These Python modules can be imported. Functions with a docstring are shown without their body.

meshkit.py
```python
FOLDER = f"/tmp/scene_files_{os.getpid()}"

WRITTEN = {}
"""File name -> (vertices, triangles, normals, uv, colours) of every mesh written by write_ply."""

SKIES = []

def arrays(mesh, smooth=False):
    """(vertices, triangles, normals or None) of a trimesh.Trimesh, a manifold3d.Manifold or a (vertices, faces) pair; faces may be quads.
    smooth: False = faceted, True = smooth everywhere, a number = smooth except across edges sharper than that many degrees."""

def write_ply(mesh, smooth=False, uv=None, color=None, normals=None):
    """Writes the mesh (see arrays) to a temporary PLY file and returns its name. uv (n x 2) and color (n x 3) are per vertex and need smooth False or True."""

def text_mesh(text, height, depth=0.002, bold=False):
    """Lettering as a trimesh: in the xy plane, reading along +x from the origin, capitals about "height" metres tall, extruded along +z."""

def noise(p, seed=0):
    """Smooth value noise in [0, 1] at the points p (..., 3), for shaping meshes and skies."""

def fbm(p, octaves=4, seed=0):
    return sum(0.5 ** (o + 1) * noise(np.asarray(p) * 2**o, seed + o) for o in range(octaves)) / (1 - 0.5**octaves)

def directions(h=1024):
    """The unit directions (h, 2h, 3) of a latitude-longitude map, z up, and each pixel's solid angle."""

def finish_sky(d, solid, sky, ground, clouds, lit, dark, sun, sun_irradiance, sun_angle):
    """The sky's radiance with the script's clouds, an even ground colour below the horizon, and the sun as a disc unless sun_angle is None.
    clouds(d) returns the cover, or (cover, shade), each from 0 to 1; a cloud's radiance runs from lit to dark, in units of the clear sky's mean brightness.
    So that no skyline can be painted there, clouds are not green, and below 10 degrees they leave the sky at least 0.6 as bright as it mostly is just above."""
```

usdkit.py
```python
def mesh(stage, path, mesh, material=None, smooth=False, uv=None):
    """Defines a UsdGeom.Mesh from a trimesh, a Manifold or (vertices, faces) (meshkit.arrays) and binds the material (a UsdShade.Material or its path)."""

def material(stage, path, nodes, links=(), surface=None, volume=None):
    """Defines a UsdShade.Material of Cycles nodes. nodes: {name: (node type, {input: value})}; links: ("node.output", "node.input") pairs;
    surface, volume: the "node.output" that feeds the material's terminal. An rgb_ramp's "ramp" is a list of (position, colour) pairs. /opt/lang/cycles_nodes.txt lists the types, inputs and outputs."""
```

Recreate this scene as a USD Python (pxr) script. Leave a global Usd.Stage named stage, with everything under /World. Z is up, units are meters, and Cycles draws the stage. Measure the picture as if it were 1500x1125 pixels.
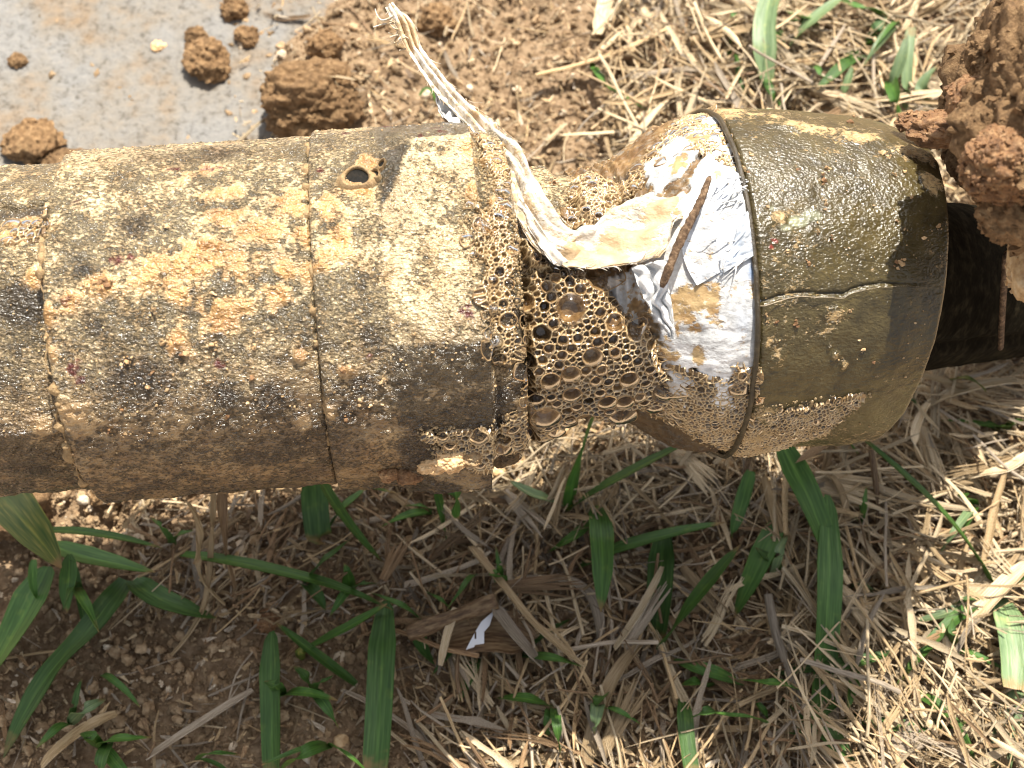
import math
import numpy as np, trimesh, shapely
from scipy.spatial import Voronoi, cKDTree
from shapely.geometry import Polygon
import usdkit, meshkit
from pxr import Usd, UsdGeom, UsdLux, UsdShade, Gf, Sdf, Vt

stage = Usd.Stage.CreateInMemory()
UsdGeom.SetStageUpAxis(stage, 'Z'); UsdGeom.SetStageMetersPerUnit(stage, 1.0)
UsdGeom.Xform.Define(stage, '/World'); UsdGeom.Scope.Define(stage, '/World/Looks')
T = Sdf.ValueTypeNames

# ---------------------------------------------------------------- camera, sky, sun, exposure
PITCH = math.radians(65.0)
F = 1811.0                                            # focal length in photograph pixels (1500 wide)
RT = np.array([1.0, 0, 0]); DN = np.array([0, math.cos(PITCH), -math.sin(PITCH)]); UP = np.array([0, math.sin(PITCH), math.cos(PITCH)])
AX_D, AX_H = 0.259, 0.0925                             # distance to the pipe's axis, height of that axis above the soil
P0 = np.array([0, 0, AX_H])
CAM = P0 - AX_D * (DN + (562.5 - 437) / F * UP)
cam = UsdGeom.Camera.Define(stage, '/World/Camera')
cam.CreateHorizontalApertureAttr(36.0); cam.CreateFocalLengthAttr(F / 1500 * 36.0)
cam.CreateFStopAttr(F / 1500 * 36.0 / 1.7); cam.CreateFocusDistanceAttr(0.25)
cam.CreateClippingRangeAttr((0.02, 100.0))
cam.CreateExposureAttr(0.98)
m4 = np.eye(4); m4[0, :3], m4[1, :3], m4[2, :3], m4[3, :3] = RT, UP, -DN, CAM
cam.AddTransformOp().Set(Gf.Matrix4d(m4.tolist()))

SUN = np.array([0.16, 0.454, 0.891]); SUN /= np.linalg.norm(SUN)
dome = UsdLux.DomeLight.Define(stage, '/World/sky')
sky_mat = usdkit.material(stage, '/World/Looks/sky', {
    's': ('sky_texture', {'sky_type': 'single_scattering', 'sun_disc': False, 'sun_elevation': math.asin(SUN[2]), 'sun_rotation': math.atan2(SUN[0], SUN[1]), 'aerosol_density': 3.5}),
    'tc': ('texture_coordinate', {}), 'n': ('noise_texture', {'scale': 3.2, 'detail': 6, 'roughness': .58}), 'k': ('rgb_ramp', {'ramp': [(.36, (0, 0, 0)), (.56, (1, 1, 1))]}),
    'w': ('hsv', {'saturation': .12, 'value': 1.55}), 'm': ('mix', {}),
    'b': ('background_shader', {'strength': 0.08})}, [('tc.generated', 'n.vector'), ('n.fac', 'k.fac'), ('s.color', 'w.color'), ('k.color', 'm.fac'), ('s.color', 'm.color1'), ('w.color', 'm.color2'), ('m.color', 'b.color')], surface='b.background')
UsdShade.MaterialBindingAPI.Apply(dome.GetPrim()).Bind(sky_mat)
sun = UsdLux.DistantLight.Define(stage, '/World/sun')
sun.CreateIntensityAttr(1.25); sun.CreateAngleAttr(0.5); sun.CreateNormalizeAttr(True); sun.CreateColorAttr(Gf.Vec3f(1, 0.94, 0.84))
zx = SUN; xx = np.cross([0, 0, 1.0], zx); xx /= np.linalg.norm(xx); yx = np.cross(zx, xx)
m4 = np.eye(4); m4[0, :3], m4[1, :3], m4[2, :3] = xx, yx, zx
sun.AddTransformOp().Set(Gf.Matrix4d(m4.tolist()))

# ---------------------------------------------------------------- helpers
rng = np.random.default_rng(7)
taken = {}
def path_for(name, parent='/World'):
    k = f'{parent}/{name}'
    n = taken.get(k, 0); taken[k] = n + 1
    return k if n == 0 else f'{k}_{n:03d}'
def tag(prim, label=None, cat=None, group=None, kind=None):
    for k, v in (('label', label), ('category', cat), ('group', group), ('kind', kind)):
        if v: prim.SetCustomDataByKey(k, v)
    return prim
def thing(name, base, label, cat, group=None):
    x = UsdGeom.Xform.Define(stage, path_for(name)); x.AddTranslateOp().Set(Gf.Vec3d(*map(float, base)))
    tag(x.GetPrim(), label, cat, group); x.GetPrim().base = None
    BASE[str(x.GetPath())] = np.asarray(base, float)
    return x.GetPrim()
BASE = {}
def obj(name, vf, mat, parent=None, smooth=True, attrs=None, **kw):
    """one Mesh prim, given in world coordinates; under a thing, a part or /World"""
    pp = str(parent.GetPath()) if parent is not None else '/World'
    v, f = (vf.vertices, vf.faces) if hasattr(vf, 'vertices') else vf
    v = np.asarray(v, float); f = np.asarray(f)
    path = path_for(name, pp)
    base = BASE.get(pp)
    if base is None:
        base = np.array([(v[:, 0].min() + v[:, 0].max()) / 2, (v[:, 1].min() + v[:, 1].max()) / 2, v[:, 2].min()])
        m = usdkit.mesh(stage, path, (v - base, f), mat, smooth=smooth)
        UsdGeom.Xformable(m).AddTranslateOp().Set(Gf.Vec3d(*map(float, base)))
        BASE[path] = np.zeros(3) + base
    else:
        m = usdkit.mesh(stage, path, (v - base, f), mat, smooth=smooth)
        BASE[path] = base
    for k, a in (attrs or {}).items():
        a = np.asarray(a, np.float32)
        pv = UsdGeom.PrimvarsAPI(m)
        if a.ndim == 2: pv.CreatePrimvar(k, T.Color3fArray, 'vertex').Set(Vt.Vec3fArray.FromNumpy(a))
        else: pv.CreatePrimvar(k, T.FloatArray, 'vertex').Set(Vt.FloatArray.FromNumpy(a))
    return tag(m.GetPrim(), **kw)
def ray(px, py): return DN + (px - 750.0) / F * RT + (562.5 - py) / F * UP
def on_ground(px, py, z=0.0):
    r = ray(px, py); return CAM + r * ((z - CAM[2]) / r[2])
def at_depth(px, py, d): return CAM + ray(px, py) * d
def project(p):
    q = np.asarray(p, float) - CAM; d = q @ DN
    return np.stack([750 + F * (q @ RT) / d, 562.5 - F * (q @ UP) / d], -1)
def noise(p, size, octaves=3, seed=0): return meshkit.fbm(np.asarray(p) / size + 137.3, octaves, seed)
def sstep(a, b, x):
    t = np.clip((x - a) / (b - a), 0, 1); return t * t * (3 - 2 * t)
def grid_faces(n, m, wrap=False):
    i, j = np.meshgrid(np.arange(n - 1), np.arange(m if wrap else m - 1), indexing='ij')
    a, b = i * m + j, i * m + (j + 1) % m
    q = np.stack([a, a + m, b + m, b], -1).reshape(-1, 4)
    return np.vstack([q[:, [0, 1, 2]], q[:, [0, 2, 3]]])
def smooth_curve(pts, n):
    pts = np.asarray(pts, float); t = np.concatenate([[0], np.cumsum(np.linalg.norm(np.diff(pts, axis=0), axis=1))])
    from scipy.interpolate import PchipInterpolator, CubicSpline
    return PchipInterpolator(t / t[-1], pts)(np.linspace(0, 1, n))
def tube(pts, rad, sides=6, closed=False, flat=1.0, ref=(0, 0, 1)):
    p = np.asarray(pts, float); n = len(p)
    t = (np.roll(p, -1, 0) - np.roll(p, 1, 0)) if closed else np.gradient(p, axis=0)
    t /= np.linalg.norm(t, axis=1, keepdims=True) + 1e-12
    a = np.cross(t, np.broadcast_to(np.asarray(ref, float), t.shape)); l = np.linalg.norm(a, axis=1, keepdims=True)
    a = np.where(l < 1e-3, np.cross(t, [1.0, 0.01, 0]), a); a /= np.linalg.norm(a, axis=1, keepdims=True) + 1e-12
    b = np.cross(a, t)
    ang = np.arange(sides) * 2 * np.pi / sides
    r = np.broadcast_to(rad, (n,))[:, None, None]
    v = p[:, None] + r * (np.cos(ang)[None, :, None] * a[:, None] + flat * np.sin(ang)[None, :, None] * b[:, None])
    f = grid_faces(n + (1 if closed else 0), sides, True) % (n * sides)
    v = v.reshape(-1, 3)
    if not closed:
        c = len(v); v = np.vstack([v, p[:1], p[-1:]]); k = np.arange(sides)
        f = np.vstack([f, np.stack([np.full(sides, c), k, (k + 1) % sides], 1), np.stack([np.full(sides, c + 1), (n - 1) * sides + (k + 1) % sides, (n - 1) * sides + k], 1)])
    return v, f
def join(parts):
    vs, fs, n = [], [], 0
    for v, f in parts:
        vs.append(v); fs.append(np.asarray(f) + n); n += len(v)
    return np.vstack(vs), np.vstack(fs)
_ico = {k: trimesh.creation.icosphere(subdivisions=k) for k in (1, 2, 3, 4, 5)}
def lump(center, size, seed, sub=3, rough=0.35, squash=(1, 1, 0.75), fine=0.0):
    """an uneven clod of soil"""
    v = np.array(_ico[sub].vertices); s = seed * 7.13
    r = 1 + rough * 2 * (meshkit.fbm(v * 1.1 + s, 3, seed) - 0.5) + rough * 0.9 * (meshkit.fbm(v * 3.5 + s, 3, seed + 9) - 0.5)
    if fine: r = r + fine * 1.1 * (meshkit.fbm(v * 7 + s, 4, seed + 17) - 0.5) + fine * .7 * (np.round(meshkit.fbm(v * 4 + s * 2, 3, seed + 23) * 7) / 7 - .5)
    return np.asarray(center) + v * r[:, None] * np.asarray(squash) * size, np.array(_ico[sub].faces)
def crusted(geo, n, size, seed):
    v, f = geo; r = np.random.default_rng(seed); parts = [geo]
    for i in r.integers(0, len(v), n): parts.append(chip(v[i], size * (.25 + r.uniform() ** 3), 3000 + int(i) % 90))
    return join(parts)
def chip(center, size, seed):
    """an angular grain"""
    r = np.random.default_rng(seed); p = r.normal(size=(12, 3)); p /= np.linalg.norm(p, axis=1, keepdims=True)
    h = trimesh.convex.convex_hull(p * r.uniform(0.7, 1, (12, 1)) * [1, 0.85, 0.7])
    return np.asarray(center) + h.vertices * size, np.array(h.faces)

# ---------------------------------------------------------------- materials
def mat(name, nodes, links, surface='p.BSDF'): return usdkit.material(stage, '/World/Looks/' + name, nodes, links, surface=surface)
def earthy(name, c1, c2, c3, scale, rough=0.85, bump=0.0004, spec=0.3, rand=0.25, bscale=None):
    """grainy matter: three tones in a noise, each copy a little lighter or darker, a rough bump"""
    return mat(name, {
        'g': ('geometry', {}), 'o': ('object_info', {}),
        'n': ('noise_texture', {'scale': scale, 'detail': 5, 'roughness': 0.65}),
        'r': ('rgb_ramp', {'ramp': [(0.28, c1), (0.5, c2), (0.72, c3)]}),
        'v': ('map_range', {'from_min': 0, 'from_max': 1, 'to_min': 1 - rand, 'to_max': 1 + rand}),
        'h': ('hsv', {}), 'n2': ('noise_texture', {'scale': bscale or scale * 3, 'detail': 6, 'roughness': 0.7}),
        'b': ('bump', {'strength': 1.0, 'distance': bump}), 'p': ('principled_bsdf', {'roughness': rough, 'specular_ior_level': spec})},
        [('g.position', 'n.vector'), ('g.position', 'n2.vector'), ('n.fac', 'r.fac'), ('r.color', 'h.color'), ('o.random', 'v.value'), ('v.result', 'h.value'),
         ('h.color', 'p.base_color'), ('n2.fac', 'b.height'), ('b.normal', 'p.normal')])
M = {}
M['soil'] = earthy('soil', (.14, .086, .044), (.26, .175, .10), (.40, .29, .18), 420, bump=.0008, rand=0)
M['crumb'] = earthy('crumb', (.15, .092, .046), (.28, .19, .105), (.46, .34, .21), 500, bump=.0004, rand=.45)
M['clod'] = earthy('clod', (.09, .05, .022), (.23, .135, .062), (.40, .26, .13), 600, bump=.0009, rand=.15)
M['wet_clod'] = earthy('wet_clod', (.10, .045, .018), (.25, .125, .05), (.44, .27, .13), 520, rough=.45, bump=.0006, spec=.5, rand=.15)
M['pebble'] = earthy('pebble', (.36, .28, .19), (.5, .4, .28), (.6, .52, .4), 300, bump=.0002, rand=.35, rough=.7)
M['grain'] = earthy('grain', (.34, .2, .09), (.52, .34, .17), (.66, .5, .3), 600, bump=.0002, rand=.4, rough=.5)
M['slab'] = mat('slab', {'g': ('geometry', {}), 'n1': ('noise_texture', {'scale': 38, 'detail': 6, 'roughness': .62}), 'n2': ('noise_texture', {'scale': 420, 'detail': 5, 'roughness': .7}), 'n3': ('noise_texture', {'scale': 900, 'detail': 2}),
    'r1': ('rgb_ramp', {'ramp': [(.40, (.205, .198, .185)), (.52, (.20, .18, .152)), (.66, (.22, .155, .095))]}), 'r2': ('rgb_ramp', {'ramp': [(.30, (.45, .42, .38)), (.48, (.95, .95, .95)), (.7, (1.15, 1.12, 1.08))]}), 'x': ('mix', {'mix_type': 'multiply', 'fac': 1.0}),
    'b': ('bump', {'strength': 1.0, 'distance': .0009}), 'p': ('principled_bsdf', {'roughness': .85, 'specular_ior_level': .25})},
    [('g.position', 'n1.vector'), ('g.position', 'n2.vector'), ('n1.fac', 'r1.fac'), ('n2.fac', 'r2.fac'), ('r1.color', 'x.color1'), ('r2.color', 'x.color2'), ('x.color', 'p.base_color'), ('n2.fac', 'b.height'), ('b.normal', 'p.normal')])
M['bark'] = earthy('bark', (.022, .012, .007), (.11, .065, .035), (.30, .2, .12), 900, bump=.0005, rand=.1)
def fibrous(name, c1, c2, c3, rough=.55, transl=.12):
    """dry plant matter, streaked along its length by the mesh's own 'st' coordinate"""
    return mat(name, {
        'o': ('object_info', {}), 'a': ('texture_coordinate', {}), 'mp': ('mapping', {'scale': (9, 9, .5)}),
        'u': ('attribute', {'attribute': 'uvw'}),
        'n': ('noise_texture', {'scale': 3.0, 'detail': 4, 'roughness': .6}), 'r': ('rgb_ramp', {'ramp': [(0.36, c1), (0.5, c2), (0.62, c3)]}),
        'v': ('map_range', {'to_min': .5, 'to_max': 1.22}), 'h': ('hsv', {}),
        'b': ('bump', {'strength': .8, 'distance': .0002}), 'p': ('principled_bsdf', {'roughness': rough, 'specular_ior_level': .35}),
        't': ('translucent_bsdf', {}), 'm': ('mix_closure', {'fac': transl})},
        [('u.vector', 'n.vector'), ('n.fac', 'r.fac'), ('r.color', 'h.color'), ('o.random', 'v.value'), ('v.result', 'h.value'), ('h.color', 'p.base_color'), ('h.color', 't.color'),
         ('n.fac', 'b.height'), ('b.normal', 'p.normal'), ('p.BSDF', 'm.closure1'), ('t.BSDF', 'm.closure2')], 'm.closure')
M['straw_pale'] = fibrous('straw_pale', (.42, .30, .16), (.60, .46, .28), (.72, .60, .42))
M['straw_tan'] = fibrous('straw_tan', (.30, .19, .09), (.47, .33, .17), (.60, .45, .27))
M['straw_grey'] = fibrous('straw_grey', (.25, .19, .13), (.40, .32, .23), (.55, .46, .35))
M['straw_brown'] = fibrous('straw_brown', (.13, .07, .032), (.25, .15, .075), (.40, .27, .14))
STRAWS = ['straw_pale', 'straw_tan', 'straw_grey', 'straw_brown']
def leafy(name, c1, c2, c3):
    return mat(name, {
        'u': ('attribute', {'attribute': 'uvw'}), 'o': ('object_info', {}), 'g': ('geometry', {}),
        'n': ('noise_texture', {'scale': 2.2, 'detail': 3, 'roughness': .55}), 'r': ('rgb_ramp', {'ramp': [(0.3, c1), (0.55, c2), (0.75, c3)]}),
        'n2': ('noise_texture', {'scale': 260, 'detail': 4}), 'r2': ('rgb_ramp', {'ramp': [(0.60, (1, 1, 1)), (0.72, (1.5, 1.25, 1.1))]}),
        'x': ('mix', {'mix_type': 'multiply', 'fac': 1.0}), 'v': ('map_range', {'to_min': .7, 'to_max': 1.3}), 'h': ('hsv', {}),
        'sx': ('separate_xyz', {}), 'ab': ('math', {'math_type': 'absolute'}), 'mr': ('rgb_ramp', {'ramp': [(0, (1.5, 1.4, 1.3)), (.09, (1.25, 1.2, 1.15)), (.16, (1, 1, 1)), (.9, (1, 1, 1)), (1, (1.2, 1.15, .9))]}), 'dv': ('math', {'math_type': 'multiply', 'value2': .3333}), 'y1': ('mix', {'mix_type': 'multiply', 'fac': 1.0}),
        'tn': ('math', {'math_type': 'multiply_add', 'value2': .35}), 'tr': ('map_range', {'range_type': 'smoothstep', 'from_min': 1.06, 'from_max': 1.2}), 'y2': ('mix', {'color2': (.32, .2, .08)}),
        'b': ('bump', {'strength': .7, 'distance': .0003}), 'p': ('principled_bsdf', {'roughness': .45, 'specular_ior_level': .45}),
        't': ('translucent_bsdf', {}), 'm': ('mix_closure', {'fac': .3})},
        [('u.vector', 'n.vector'), ('n.fac', 'r.fac'), ('g.position', 'n2.vector'), ('n2.fac', 'r2.fac'), ('r.color', 'x.color1'), ('r2.color', 'x.color2'), ('u.vector', 'sx.vector'), ('sx.x', 'ab.value1'), ('ab.value', 'dv.value1'), ('dv.value', 'mr.fac'), ('x.color', 'y1.color1'), ('mr.color', 'y1.color2'), ('n2.fac', 'tn.value1'), ('sx.z', 'tn.value3'), ('tn.value', 'tr.value'), ('tr.result', 'y2.fac'), ('y1.color', 'y2.color1'), ('y2.color', 'h.color'),
         ('o.random', 'v.value'), ('v.result', 'h.value'), ('h.color', 'p.base_color'), ('h.color', 't.color'), ('n.fac', 'b.height'), ('b.normal', 'p.normal'), ('p.BSDF', 'm.closure1'), ('t.BSDF', 'm.closure2')], 'm.closure')
M['leaf'] = leafy('leaf', (.04, .105, .015), (.075, .175, .028), (.13, .24, .05))
M['leaf_dark'] = leafy('leaf_dark', (.04, .10, .02), (.075, .165, .035), (.13, .23, .06))
M['leaf_pale'] = leafy('leaf_pale', (.10, .16, .07), (.18, .26, .12), (.28, .34, .18))
M['leaf_yellow'] = leafy('leaf_yellow', (.06, .11, .025), (.15, .18, .04), (.35, .31, .08))

def coated(name, base, mud1, mud2, rust, bump, rough_wet, scale, mudrough=.6, gain=3.2, coat=0.0):
    """a dark wet surface under specks and films of drying mud: 'mud' and 'rust' are where mud and rust lie, 'tint' stains and painted shade"""
    return mat(name, {
        'g': ('geometry', {}), 'am': ('attribute', {'attribute': 'mud'}), 'ar': ('attribute', {'attribute': 'rust'}), 'at': ('attribute', {'attribute': 'tint'}),
        'mp': ('mapping', {'scale': (.8, 1.15, 1.15)}),
        'n': ('noise_texture', {'scale': scale, 'detail': 3.5, 'roughness': .6, 'distortion': .4}),
        'd': ('math', {'math_type': 'subtract'}), 'k': ('math', {'math_type': 'multiply_add', 'value2': gain * 2.2, 'value3': .5, 'use_clamp': True}),
        'n2': ('noise_texture', {'scale': 240, 'detail': 5, 'roughness': .6}),
        'rm': ('rgb_ramp', {'ramp': [(.3, mud1), (.68, mud2)]}),
        'rb': ('rgb_ramp', {'ramp': [(.3, tuple(.55 * x for x in base)), (.7, tuple(1.5 * x for x in base))]}),
        'x1': ('mix', {}), 'n3': ('noise_texture', {'scale': 900, 'detail': 3}), 'd3': ('math', {'math_type': 'subtract'}), 'k3': ('math', {'math_type': 'multiply_add', 'value2': 3.2, 'value3': .41, 'use_clamp': True}),
        'x2': ('mix', {'color2': rust}), 'x3': ('mix', {'mix_type': 'multiply', 'fac': 1.0}),
        'nb': ('noise_texture', {'scale': scale * .9, 'detail': 2.5, 'roughness': .55}),
        'hb': ('math', {'math_type': 'multiply_add', 'value2': .5}),
        'b': ('bump', {'strength': 1.0, 'distance': bump}),
        'ro': ('map_range', {'to_min': rough_wet, 'to_max': mudrough}),
        'p': ('principled_bsdf', {'specular_ior_level': .55, 'coat_weight': coat, 'coat_roughness': .16})},
        [('b.normal', 'p.coat_normal'), ('g.position', 'mp.vector'), ('mp.vector', 'n.vector'), ('am.fac', 'd.value1'), ('n.fac', 'd.value2'), ('d.value', 'k.value1'), ('g.position', 'n2.vector'), ('n2.fac', 'rm.fac'), ('n2.fac', 'rb.fac'),
         ('k.value', 'x1.fac'), ('rb.color', 'x1.color1'), ('rm.color', 'x1.color2'), ('g.position', 'n3.vector'), ('ar.fac', 'd3.value1'), ('n3.fac', 'd3.value2'), ('d3.value', 'k3.value1'),
         ('k3.value', 'x2.fac'), ('x1.color', 'x2.color1'), ('x2.color', 'x3.color1'), ('at.color', 'x3.color2'), ('x3.color', 'p.base_color'),
         ('mp.vector', 'nb.vector'), ('k.value', 'hb.value1'), ('nb.fac', 'hb.value3'), ('hb.value', 'b.height'), ('b.normal', 'p.normal'), ('k.value', 'ro.value'), ('ro.result', 'p.roughness')])
M['iron'] = coated('iron', (.12, .092, .05), (.36, .23, .10), (.63, .50, .29), (.13, .02, .013), .0009, .2, 1600, mudrough=.38, gain=2.5, coat=.75)
M['sleeve'] = coated('sleeve', (.056, .042, .0155), (.26, .17, .07), (.52, .36, .17), (.22, .03, .025), .00034, .2, 1700, mudrough=.45, gain=2)
M['plastic'] = coated('plastic', (.54, .535, .52), (.27, .145, .05), (.50, .36, .18), (.2, .03, .02), .0002, .3, 1100, gain=2.2)
M['mud'] = earthy('mud', (.20, .12, .05), (.34, .22, .10), (.46, .32, .16), 900, rough=.4, bump=.0004, spec=.5, rand=0)
M['hollow'] = earthy('hollow', (.004, .003, .002), (.006, .005, .003), (.02, .014, .008), 900, rough=.5, bump=.0003, spec=.2, rand=0)  # near-black colour that stands in for the shade inside burst bubbles
M['dark_dull'] = earthy('dark_dull', (.004, .0032, .002), (.008, .0066, .004), (.026, .021, .012), 300, rough=.9, bump=.0004, spec=.02, rand=0)
M['dark_wet'] = earthy('dark_wet', (.02, .015, .009), (.04, .03, .016), (.07, .05, .025), 400, rough=.3, bump=.0003, spec=.5, rand=0)
M['ribbon'] = coated('ribbon', (.54, .49, .41), (.30, .185, .085), (.50, .38, .23), (.2, .03, .02), .0003, .42, 900, gain=1.8)
M['flake'] = mat('flake', {'p': ('principled_bsdf', {'base_color': (.74, .75, .78), 'roughness': .35})}, [])  # plain white put in for a reflection of the sky
M['rim'] = mat('rim', {'g': ('geometry', {}), 'n': ('noise_texture', {'scale': 260, 'detail': 3}), 'r': ('rgb_ramp', {'ramp': [(.35, (.24, .13, .05)), (.65, (.50, .35, .18))]}),
                       'p': ('principled_bsdf', {'roughness': .22, 'specular_ior_level': .6}), 't': ('translucent_bsdf', {}), 'm': ('mix_closure', {'fac': .25})},
               [('g.position', 'n.vector'), ('n.fac', 'r.fac'), ('r.color', 'p.base_color'), ('r.color', 't.color'), ('p.BSDF', 'm.closure1'), ('t.BSDF', 'm.closure2')], 'm.closure')
M['froth'] = mat('froth', {'p': ('principled_bsdf', {'base_color': (.42, .30, .16), 'roughness': .12, 'specular_ior_level': .6}), 't': ('transparent_bsdf', {'color': (.95, .9, .8)}), 'm': ('mix_closure', {'fac': .45})}, [('p.BSDF', 'm.closure1'), ('t.BSDF', 'm.closure2')], 'm.closure')
M['foam'] = coated('foam', (.30, .20, .10), (.42, .28, .13), (.62, .47, .27), (.2, .03, .02), .0001, .15, 900, mudrough=.22, gain=2.5, coat=.6)
M['film'] = mat('film', {'f': ('fresnel', {'IOR': 1.33}), 't': ('transparent_bsdf', {'color': (.97, .95, .92)}), 'g': ('glossy_bsdf', {'roughness': .05, 'color': (.7, .7, .7)}), 'm': ('mix_closure', {})},
                [('f.fac', 'm.fac'), ('t.BSDF', 'm.closure1'), ('g.BSDF', 'm.closure2')], 'm.closure')

# ---------------------------------------------------------------- ground
def hull_px(pts, z=0.0): return np.array([on_ground(x, y, z)[:2] for x, y in pts])
SLAB = Polygon(hull_px([(-500, -300), (540, -300), (520, -40), (465, 60), (430, 140), (415, 215), (300, 330), (120, 420), (-20, 460), (-500, 500)]))
def soil_height(xy):
    p = np.c_[xy, np.zeros(len(xy))]
    h = .010 * (noise(p, .11, 2, 3) - .5) + .007 * (noise(p, .028, 3, 4) - .5) + .0035 * (noise(p, .007, 3, 5) - .5) + .0016 * (noise(p, .0025, 2, 6) - .5)
    d = shapely.distance(SLAB, shapely.points(xy)); inside = shapely.contains_xy(SLAB, xy[:, 0], xy[:, 1])
    di = np.where(inside, shapely.distance(SLAB.exterior, shapely.points(xy)), -d)
    w = sstep(-.012, .028, di + .03 * (noise(p, .03, 3, 11) - .5))
    return h + .004 * sstep(-.05, 0, di) - w * .014
def axis_steps(lo, hi, step, far):
    a = np.arange(lo, hi + step, step); out = [hi]; s = step
    g = []
    x = 0.0
    while x < far: s *= 1.35; x += s; g.append(x)
    g = np.array(g); return np.concatenate([lo - g[::-1], a, hi + g])
gx, gy = axis_steps(-.20, .20, .0011, 6.0), axis_steps(-.10, .36, .0011, 6.0)
X, Y = np.meshgrid(gx, gy, indexing='ij'); xy = np.c_[X.ravel(), Y.ravel()]
gz = soil_height(xy)
obj('ground', (np.c_[xy, gz], grid_faces(len(gx), len(gy))), M['soil'], kind='structure')
def ground_z(x, y): return float(soil_height(np.array([[x, y]]))[0])
sx0, sy0, sx1, sy1 = SLAB.bounds
sxs, sys_ = np.arange(max(sx0, -.3), sx1, .0016), np.arange(sy0, min(sy1, .42), .0016)
X, Y = np.meshgrid(sxs, sys_, indexing='ij'); p = np.c_[X.ravel(), Y.ravel(), np.zeros(X.size)]
p[:, 2] = .0012 + .0016 * (noise(p, .02, 3, 21) - .5) + .0009 * (noise(p, .004, 3, 22) - .5)
inside = shapely.contains_xy(SLAB.buffer(.004), p[:, 0], p[:, 1])
ff = grid_faces(len(sxs), len(sys_)); ff = ff[inside[ff].all(1)]
use = np.unique(ff); remap = np.zeros(len(p), int); remap[use] = np.arange(len(use))
obj('concrete_slab', (p[use], remap[ff]), M['slab'], kind='structure')

# ---------------------------------------------------------------- the pipe: a surface swept along a slightly bent axis
A0 = RT + UP * .075 + DN * .085; A0 /= np.linalg.norm(A0)
N0 = -DN - A0 * (-DN @ A0); N0 /= np.linalg.norm(N0)
V0 = np.cross(A0, N0); V0 *= np.sign(V0 @ UP)
S_BEND = None
def cyl_hit(px, py, r):
    """where the line of sight meets a cylinder of radius r about the straight axis: along it, and angle round it"""
    d = ray(px, py); o = CAM - P0
    d2, o2 = d - A0 * (d @ A0), o - A0 * (o @ A0)
    a, b, c = d2 @ d2, 2 * d2 @ o2, o2 @ o2 - r * r
    disc = max(b * b - 4 * a * c, 0.0); t = (-b - math.sqrt(disc)) / (2 * a)
    q = o + d * t
    return q @ A0, math.atan2(q @ V0, q @ N0)
def sfront(px, r=.0355): return cyl_hit(px, 437 - (px - 750) * .075, r)[0]
SB = sfront(1120, .0365)                                   # where the sleeve starts to bend
BEND = math.radians(10.0)                                  # how far it has turned at its end
SE = sfront(1397, .0345)
_k = BEND / (SE - SB)
_end = P0 + (SB + math.sin(BEND) / _k) * A0 - (1 - math.cos(BEND)) / _k * V0
OUT = at_depth(1570, 415, .350) - _end; OUT /= np.linalg.norm(OUT)          # the outlet dips towards the soil
def frame(s):
    """axis point and directions at s (vectorised)"""
    s = np.asarray(s, float)
    k = BEND / (SE - SB); u = np.clip(s - SB, 0, SE - SB); rest = np.clip(s - SE, 0, None); ang = k * u
    along = np.minimum(s, SB) + np.sin(ang) / k
    down = (1 - np.cos(ang)) / k
    c = P0 + along[..., None] * A0 - down[..., None] * V0 + rest[..., None] * OUT
    v = np.cos(ang)[..., None] * V0 + np.sin(ang)[..., None] * A0
    return c, v
def pipe_pt(s, th, r):
    c, v = frame(s)
    return c + r[..., None] * (np.cos(th)[..., None] * N0 + np.sin(th)[..., None] * v)
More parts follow.
